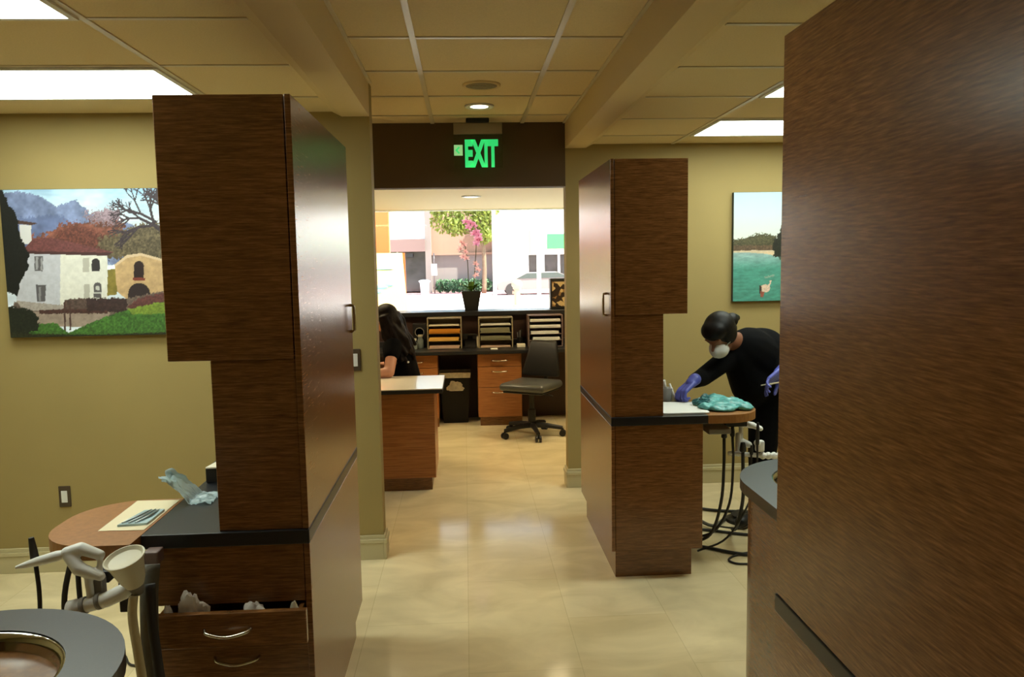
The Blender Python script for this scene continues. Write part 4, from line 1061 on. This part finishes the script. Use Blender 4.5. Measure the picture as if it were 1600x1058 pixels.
# scrubs
bm = N()
capsule(bm, (1.68, 4.57, 1.09), (1.77, 4.62, 1.02), .145, .155); capsule(bm, (1.77, 4.62, 1.02), pelvis+Vector((.0, 0, 0)), .155, .155)
capsule(bm, sh_r+Vector((.02, .02, .0)), sh_l, .085, .08); ell(bm, (1.78, 4.66, 1.12), (.14, .13, .10)); ell(bm, (1.90, 4.72, 1.05), (.13, .12, .11))
capsule(bm, (1.63, 4.56, 1.06), (1.71, 4.60, .88), .12, .13)
capchain(bm, [sh_r, el_n, wr_n.lerp(el_n, .22)], [.066, .054, .042])
capchain(bm, [Vector((1.83, 4.60, 1.10)), el_f, wr_f.lerp(el_f, .2)], [.08, .07, .045])
for h_, k_, a_ in ((hipA, kA, aA), (hipB, kB, aB)): capchain(bm, [h_, k_, a_], [.115, .085, .07])
capsule(bm, hipA, hipB, .12, .12)
mk('scrubs', fuse(bm, .012, 4), M['cloth_b'], person)
for a_ in (aA, aB):
    bm = N(); capsule(bm, a_+Vector((0, 0, -.045)), a_+Vector((-.15, -.07, -.05)), .048, .042)
    for v in bm.verts: v.co.z = max(v.co.z, .0)
    mk('shoe', bm, M['black'], person)
# hair: cap over the skull and a tied bun
bm = N()
ell(bm, P(0, -.018, .045), (.088, .102, .09), Rm); ell(bm, P(0, .03, .065), (.078, .07, .06), Rm)
for q in (-1, 1): ell(bm, P(q*.06, -.01, .01), (.03, .06, .06), Rm)
ell(bm, P(0, -.07, -.005), (.065, .05, .06), Rm)
mk('hair', fuse(bm, .007, 3), M['hair'], person)
bm = N(); ell(bm, P(-.01, -.14, -.01), (.045, .045, .042), Rm); capsule(bm, P(-.01, -.16, -.01), P(-.02, -.215, -.05), .036, .02); mk('hair_bun', fuse(bm, .006, 2), M['hair'], person)
# mask
bm = N()
ell(bm, P(0, .058, -.05), (.058, .058, .056), Rm); ell(bm, P(0, .09, -.045), (.035, .035, .04), Rm)
mk('face_mask', fuse(bm, .006, 2), M['mask'], person)
for q in (-1, 1):
    bm = N(); tube(bm, spline([P(q*.05, .055, -.03), P(q*.074, .03, -.015), P(q*.085, -.005, .02)], 5), .003, 6); mk('mask_strap', bm, M['mask'], person)
for wr, d, nrm, cu, th in ((wr_n, (-.72, -.35, -.5), (.2, .0, -1), (.8, .9, 1., 1.05), -1), (wr_f, (-.78, -.15, -.6), (.1, -.6, -.6), (.3, .4, .5, .6), -1)):
    bm = N(); D = Vector(d).normalized()
    capsule(bm, wr-D*.025, wr+D*.01, .034, .03); hand(bm, wr+D*.0, d, nrm, cu, 1.05, th)
    mk('glove', fuse(bm, .0035, 2), M['glove'], person)
bm = N(); tube(bm, [(1.675, 4.375, .915), (1.72, 4.38, .92), (1.86, 4.40, .935)], [.003, .005, .004], 8); mk('dental_instrument', bm, M['offwhite'], label="thin pale instrument held in a blue glove in front of black scrubs", cat='dental tool')

# --- person at the reception desk, seated, facing left
hc = Vector((-.645, 6.42, 1.185)); fdir = Vector((-.72, .62, -.28)); udir = Vector((-.2, 0, 1))
bm = N()
P, Rm = head(bm, hc, fdir, udir)
capsule(bm, P(0, -.02, -.06), (-.56, 6.42, 1.03), .048, .055)
shn, shf = Vector((-.585, 6.29, .985)), Vector((-.55, 6.60, .985))
capsule(bm, (-.56, 6.43, .95), (-.50, 6.45, .58), .11, .13); capsule(bm, shn, shf, .055, .055)
eln, wrn = Vector((-.605, 6.13, .80)), Vector((-.83, 6.09, .795))
capchain(bm, [shn, eln, wrn], [.05, .042, .027]); hand(bm, wrn, (-1, .05, -.05), (0, 0, -1), (.25, .3, .3, .35), .95, 1)
elf, wrf = Vector((-.66, 6.66, .78)), Vector((-.86, 6.50, .80))
capchain(bm, [shf, elf, wrf], [.05, .042, .027]); hand(bm, wrf, (-1, -.3, -.1), (0, 0, -1), (.3, .3, .35, .4), .95, -1)
for y in (6.36, 6.54):
    capchain(bm, [Vector((-.50, y, .54)), Vector((-.93, y, .52)), Vector((-.92, y, .10))], [.085, .058, .04]); capsule(bm, (-.90, y, .055), (-1.06, y, .05), .042, .036)
woman = mk('person', fuse(bm, .010, 3), M['skin'], label='person in a black short-sleeved top seated behind the desk end, turned left', cat='person')
bm = N()
capsule(bm, (-.56, 6.43, .95), (-.52, 6.44, .72), .125, .14); capsule(bm, (-.52, 6.44, .72), (-.50, 6.45, .56), .14, .15)
capsule(bm, shn, shf, .075, .075); capsule(bm, shn, shn.lerp(eln, .3), .075, .066); capsule(bm, shf, shf.lerp(elf, .45), .075, .066)
mk('black_top', fuse(bm, .012, 4), M['cloth_b'], woman)
bm = N()
for y in (6.36, 6.54): capchain(bm, [Vector((-.50, y, .54)), Vector((-.93, y, .52)), Vector((-.92, y, .12))], [.105, .075, .06])
capsule(bm, (-.50, 6.36, .55), (-.50, 6.54, .55), .12, .12); mk('trousers', fuse(bm, .012, 3), M['cloth_b'], woman)
for y in (6.36, 6.54):
    bm = N(); capsule(bm, (-.90, y, .052), (-1.06, y, .048), .048, .042)
    for v in bm.verts: v.co.z = max(v.co.z, 0)
    mk('shoe', bm, M['black'], woman)
bm = N()
ell(bm, P(0, -.02, .045), (.09, .105, .09), Rm); ell(bm, P(0, -.07, -.02), (.088, .06, .09), Rm)
rh = random.Random(11)
for k in range(26):     # long wavy locks down the back and over the near shoulder
    a = -1.9+3.8*k/25; r0 = .075
    st = P(.085*math.sin(a), -.05-.05*math.cos(a), .02)
    q = [st]
    L = rh.uniform(.24, .36); out = Vector((.10*math.cos(a*.6)+rh.uniform(0, .05), (.055 if math.sin(a) < 0 else -.05)*-math.sin(a)*-1*0-.04*math.sin(a)*0, 0))
    for i in range(1, 6):
        u = i/5; q.append(st+Vector((out.x*u+.012*math.sin(u*9+k), st.y*0+(-.05 if st.y < hc.y else .04)*u*.6+.012*math.cos(u*8+k*1.7), -L*u)))
    for i in range(5): capsule(bm, q[i], q[i+1], .026-.002*i, .024-.002*i, 8)
mk('long_hair', fuse(bm, .007, 2), M['hair_b'], woman)
bm = N(); ell(bm, (-.46, 6.20, .87), .008); mk('earpiece_clip', bm, M['white'], woman)
# stool she sits on
t = thing('office_stool', (-.50, 6.45, 0), 'dark stool under the seated person behind the desk', 'stool')
bm = N(); lathe(bm, [(.15, .37), (.18, .385), (.18, .41), (.15, .425)], (-.50, 6.45, 0), 28); mk('seat', bm, M['fabric'], t, auto=50)
bm = N(); lathe(bm, [(.16, 0), (.16, .02), (.03, .04), (.025, .37)], (-.50, 6.45, 0), 24); mk('pedestal', bm, M['black'], t, auto=40)

# ------------------------------------------------------------------ outside
S('street', [(-40, 40, YWIN+.15, 36.5, -.12, -.02)], M['asphalt'])
S('sidewalk', [(-40, 40, 36.5, 48, -.12, .02)], M['paving_red'])
S('kerb', [(-40, 40, 36.2, 36.5, -.12, .06)], M['paving_red'])
t = thing('orange_column', (-1.45, 12.7, 0), 'orange panel column outside at the left edge of the window', 'column')
bm = N(); box(bm, -1.95, -1.175, 12.62, 12.77, -.02, 3.1, bev=.01); mk('column_shaft', bm, M['orange'], t)
for x, lab in ((.478, 'window mullion moved outside into the sun, just right of the orchid'), (1.192, 'window mullion moved outside into the sun, near the mosaic box')):  # window mullions, set outdoors so that sunlight whitens them
    t = thing('sunlit_mullion', (x, 12.75, 0), lab, 'post', 'window mullions moved outside')
    bm = N(); box(bm, x-.03, x+.03, 12.72, 12.78, .02, 2.75, bev=.004); mk('mullion_bar', bm, M['bwall_white'], t)
    bm = N(); box(bm, x-.07, x+.07, 12.68, 12.82, -.02, .02, bev=.004); mk('base_plate', bm, M['bwall_white'], t)
t = thing('sandwich_board', (-1.2, 12.4, 0), 'white sandwich board with pale blue print outside the window', 'sign')
bm = N(); prism(bm, [(12.25, 0), (12.28, 0), (12.50, 1.80), (12.47, 1.80)], -1.62, -.97, 0, Matrix(((0, 0, 1, 0), (1, 0, 0, 0), (0, 1, 0, 0), (0, 0, 0, 1))))
for v in bm.verts:
    if v.co.x > -1.2: v.co.x += .13*(1-v.co.z/1.8)
mk('front_board', bm, M['cream'], t)
bm = N(); prism(bm, [(12.72, 0), (12.75, 0), (12.52, 1.80), (12.49, 1.80)], -1.62, -.93, 0, Matrix(((0, 0, 1, 0), (1, 0, 0, 0), (0, 1, 0, 0), (0, 0, 0, 1)))); mk('rear_board', bm, M['orange'], t)
bm = N()
for (x, z, rx, rz) in ((-1.32, 1.27, .12, .04), (-1.2, 1.30, .08, .03), (-1.38, 1.20, .08, .035), (-1.25, 1.55, .14, .012)):
    yb = 12.25+.22*z/1.8-.003
    vs = ell(bm, (x, yb, z), (rx, .004, rz), None, 16)
mk('pale_print', bm, M['cyan_print'], t)

def bldg(name, loc, label, parts):
    t = thing(name, loc, label, 'building')
    for nm, m, boxes in parts:
        for q in boxes:
            bm = N(); box(bm, *q); mk(nm, bm, m, t)
    return t
bldg('shop_building', (-8, 43, 0), 'shop with white upper wall and dark glass front across the street', [
    ('upper_wall', M['bwall_white'], [(-14, -2.05, 42.2, 46, 2.85, 6.5)]),
    ('fascia', M['bwall_mauve'], [(-14, -2.05, 41.6, 42.4, 2.2, 2.85)]),
    ('shop_window', M['shopglass'], [(-14, -3.6, 42.3, 45, .1, 2.2), (-3.5, -2.05, 42.3, 45, .1, 2.2)]),
    ('window_rail', M['black'], [(-14, -2.7, 41.9, 42.0, 1.92, 2.12)]),
    ('pilaster', M['bwall_grey'], [(-2.05, -1.75, 41.9, 46, 0, 6.5)])])
bldg('tan_building', (0, 44, 0), 'tan walled building behind the orchid across the street', [
    ('upper_wall', M['bwall_tan'], [(-1.75, 1.6, 42.6, 46, 2.1, 6.5)]),
    ('lower_wall', M['bwall_grey'], [(-1.75, 1.6, 42.5, 46, 0, 2.0)]),
    ('ledge_band', M['bwall_tan'], [(-1.75, 1.6, 42.35, 46, 2.0, 2.12)])])
bldg('white_building', (2.6, 42, 0), 'bright white building across the street right of the tan wall', [
    ('front_wall', M['bwall_white'], [(1.6, 3.35, 41.5, 46, 0, 6.5)]),
    ('side_strip', M['bwall_grey'], [(3.35, 3.5, 41.6, 46, 2.0, 3.2)])])
bldg('corner_store', (8, 44, 0), 'white store with dark windows and green sign at the right', [
    ('store_wall', M['bwall_white'], [(3.5, 14, 43.2, 46, 1.95, 6.5), (3.5, 14, 43.2, 46, 0, .75)]),
    ('store_window', M['shopglass'], [(3.5, 4.1, 43.4, 45, .75, 1.95), (4.35, 5.1, 43.4, 45, .75, 1.95), (5.2, 14, 43.4, 45, .75, 1.95)]),
    ('window_post', M['bwall_white'], [(4.1, 4.35, 43.1, 45, .75, 1.95), (5.1, 5.2, 43.1, 45, .75, 1.95)]),
    ('green_sign_board', M['green_sign'], [(4.5, 7.0, 42.9, 43.15, 2.25, 3.05)])])
# hedge, tree
def leafy(bm, c, r, n, size, seed):
    q = random.Random(seed)
    for _ in range(n):
        while True:
            p = Vector((q.uniform(-1, 1), q.uniform(-1, 1), q.uniform(-1, 1)))
            if p.length < 1: break
        p = Vector((c[0]+p.x*r[0], c[1]+p.y*r[1], c[2]+p.z*r[2]))
        e = Euler((q.uniform(0, 6), q.uniform(0, 6), q.uniform(0, 6))).to_matrix(); s = size*q.uniform(.6, 1.3)
        bm.faces.new([bm.verts.new(p+e @ Vector(v)*s) for v in ((-.5, 0, 0), (0, .3, .06), (.5, 0, 0), (0, -.3, .06))])
t = thing('street_hedge', (0, 42, 0), 'low green hedge along the foot of the tan building', 'hedge')
bm = N()
for k in range(8): leafy(bm, (-1.35+.36*k, 41.8, .38), (.3, .3, .36), 260, .14, k)
mk('hedge_leaves', bm, M['hedge'], t)
bm = N()
for k in range(8): tube(bm, [(-1.35+.36*k, 41.8, .02), (-1.33+.36*k, 41.8, .5)], .02, 6)
mk('hedge_stems', bm, M['bark'], t)
t = thing('street_tree', (.5, 40.2, 0), 'yellow-green tree behind the orchid flowers across the street', 'tree')
bm = N(); tube(bm, spline([(.95, 40.2, .0), (1.0, 40.2, 1.5), (.9, 40.2, 3.0), (.6, 40.2, 4.4)], 5), [.13-.004*k for k in range(16)], 10)
for a in ((-.9, 3.6), (1.5, 3.8), (-.3, 4.4)): tube(bm, [(.9, 40.2, 2.9), (a[0]*.6+.3, 40.2, 3.3), (a[0], 40.2, a[1])], [.07, .05, .025], 8)
mk('trunk', bm, M['bark'], t)
bm = N()
for k, (x, z, rx, rz) in enumerate(((-.9, 3.75, .8, .75), (.1, 4.1, .9, .8), (.9, 3.6, .6, .75), (1.2, 4.3, .6, .8), (-.3, 3.4, .7, .5), (.6, 4.9, 1.3, .8), (-1.2, 4.6, .7, .7), (1.05, 2.95, .4, .45))): leafy(bm, (x, 40.1, z), (rx, .7, rz), 420, .2, 50+k)
mk('crown', bm, M['tree_leaf'], t)
# street furniture
t = thing('parking_sign', (-1.62, 41, 0), 'white parking sign on a thin post before the tan building', 'sign')
bm = N(); tube(bm, [(-1.57, 41, .02), (-1.57, 41, 2.1)], .035, 10); mk('post', bm, M['bwall_grey'], t)
bm = N(); box(bm, -1.72, -1.42, 40.93, 40.96, .95, 1.55, bev=.02); mk('sign_plate', bm, M['bwall_white'], t)
t = thing('litter_bin', (-2.1, 40.5, .02), 'pale litter bin on the far sidewalk beside the shop', 'bin')
bm = N(); lathe(bm, [(.2, 0), (.24, .55), (.26, .62), (.24, .66)], (-2.05, 40.3, .02), 24); mk('bin_body', bm, M['bin_w'], t, auto=40)
bm = N(); lathe(bm, [(.29, .62), (.3, .68), (.15, .74)], (-2.05, 40.3, .02), 24); mk('bin_lid', bm, M['bin_w'], t, auto=40)
t = thing('fire_hydrant', (1.88, 28.7, -.02), 'cream fire hydrant on the bright street right of the orchid', 'hydrant')
bm = N(); lathe(bm, [(.16, 0), (.16, .05), (.11, .07), (.11, .62), (.15, .64), (.15, .7), (.2, .76), (.2, .86), (.13, .95), (.04, .98)], (1.88, 28.7, -.02), 24); mk('barrel', bm, M['hydrant'], t, auto=40)
for s in (-1, 1):
    bm = N(); tube(bm, [(1.88, 28.7, .5), (1.88+s*.17, 28.7, .5)], .06, 14); mk('nozzle', bm, M['hydrant'], t)
t = thing('parked_car', (2.4, 38.2, 0), 'dark parked car low behind the hydrant across the street', 'car')
bm = N()
prof = [(1.55, .25), (1.5, .55), (1.75, .68), (2.4, .78), (2.9, 1.05), (4.4, 1.08), (5.1, .8), (5.8, .72), (5.9, .3)]
prism(bm, prof, 37.3, 39.0, 0, Matrix(((1, 0, 0, 0), (0, 0, 1, 0), (0, 1, 0, 0), (0, 0, 0, 1)))); mk('car_body', bm, M['bwall_grey'], t)
bm = N(); prism(bm, [(2.42, .79), (2.92, 1.03), (4.35, 1.06), (5.0, .82)], 37.28, 39.02, 0, Matrix(((1, 0, 0, 0), (0, 0, 1, 0), (0, 1, 0, 0), (0, 0, 0, 1)))); mk('car_windows', bm, M['car'], t)
for x in (2.2, 5.1):
    for y in (37.35, 38.95):
        bm = N(); tube(bm, [(x, y-.1, .28), (x, y+.1, .28)], .3, 24); mk('wheel', bm, M['rubber'], t, auto=40)

# ------------------------------------------------------------------ light
w = bpy.data.worlds.new('World'); sc.world = w; w.use_nodes = True
nt = w.node_tree; bg = nt.nodes['Background']; sk = nt.nodes.new('ShaderNodeTexSky'); sk.sky_type = 'NISHITA'
sk.sun_disc = False; sk.sun_elevation = math.radians(62); sk.sun_rotation = math.radians(150); sk.air_density = 1.2; sk.dust_density = 2.0
nt.links.new(sk.outputs[0], bg.inputs[0]); bg.inputs[1].default_value = .8
sun = bpy.data.lights.new('sun', 'SUN'); sun.energy = 34.; sun.angle = .01; sun.color = (1, .95, .86)
so = bpy.data.objects.new('sun', sun); COL.objects.link(so)
so.rotation_euler = Vector((.40, -.20, .9)).to_track_quat('Z', 'Y').to_euler()
dl = bpy.data.lights.new('downlight_lamp', 'SPOT'); dl.energy = 28; dl.spot_size = 2.2; dl.spot_blend = .6; dl.shadow_soft_size = .05; dl.color = (1, .9, .72)
do = bpy.data.objects.new('downlight_lamp', dl); COL.objects.link(do); do.location = (.112, 4.98, ZCC-.02)

for k, (x, y, e) in enumerate(((.112, 1.9, 9), (.112, -.4, 3))):  # added fill lamps, out of view, to brighten floor and cabinet sides
    t = thing('recessed_downlight', (x, y, ZCC-.012), ('added fill downlight in the corridor ceiling between the near cabinets, out of view', 'added fill downlight in the corridor ceiling behind the viewer')[k], 'ceiling light')
    bm = N(); lathe(bm, [(.085, 0), (.09, .004), (.09, .01), (.06, .011), (.055, .004)], (x, y, ZCC-.012), 32, closed=True); mk('trim_ring', bm, M['frame_w'], t, auto=40)
    bm = N(); lathe(bm, [(.001, .002), (.055, .004), (.055, .009), (.001, .01)], (x, y, ZCC-.012), 32); mk('lens', bm, M['down'], t)
    d2 = dl.copy(); d2.energy = e; o2 = bpy.data.objects.new('downlight_lamp', d2); COL.objects.link(o2); o2.location = (x, y, ZCC-.02)
# ------------------------------------------------------------------ camera
f, yaw, pit, rol = 1233.83, .0580, .0984, -.0172
cy, sy = math.cos(yaw), math.sin(yaw); fw = Vector((sy, cy, 0)); rt = Vector((cy, -sy, 0)); up = Vector((0, 0, 1))
w2 = fw*math.cos(pit)-up*math.sin(pit); u2 = up*math.cos(pit)+fw*math.sin(pit)
r_ = rt*math.cos(rol)+u2*math.sin(rol); u_ = -rt*math.sin(rol)+u2*math.cos(rol)
cd = bpy.data.cameras.new('camera'); co = bpy.data.objects.new('camera', cd); COL.objects.link(co)
co.matrix_world = Matrix(((r_.x, u_.x, -w2.x, 0), (r_.y, u_.y, -w2.y, 0), (r_.z, u_.z, -w2.z, 1.65), (0, 0, 0, 1)))
cd.sensor_width = 36; cd.lens = 36*f/1600; cd.clip_start = .05; cd.clip_end = 300
sc.camera = co
sc.view_settings.view_transform = 'Standard'; sc.view_settings.look = 'None'; sc.view_settings.gamma = 1; sc.view_settings.exposure = 0.
sc.view_settings.use_curve_mapping = False
try:
    sc.cycles.sample_clamp_indirect = 6
except Exception: pass
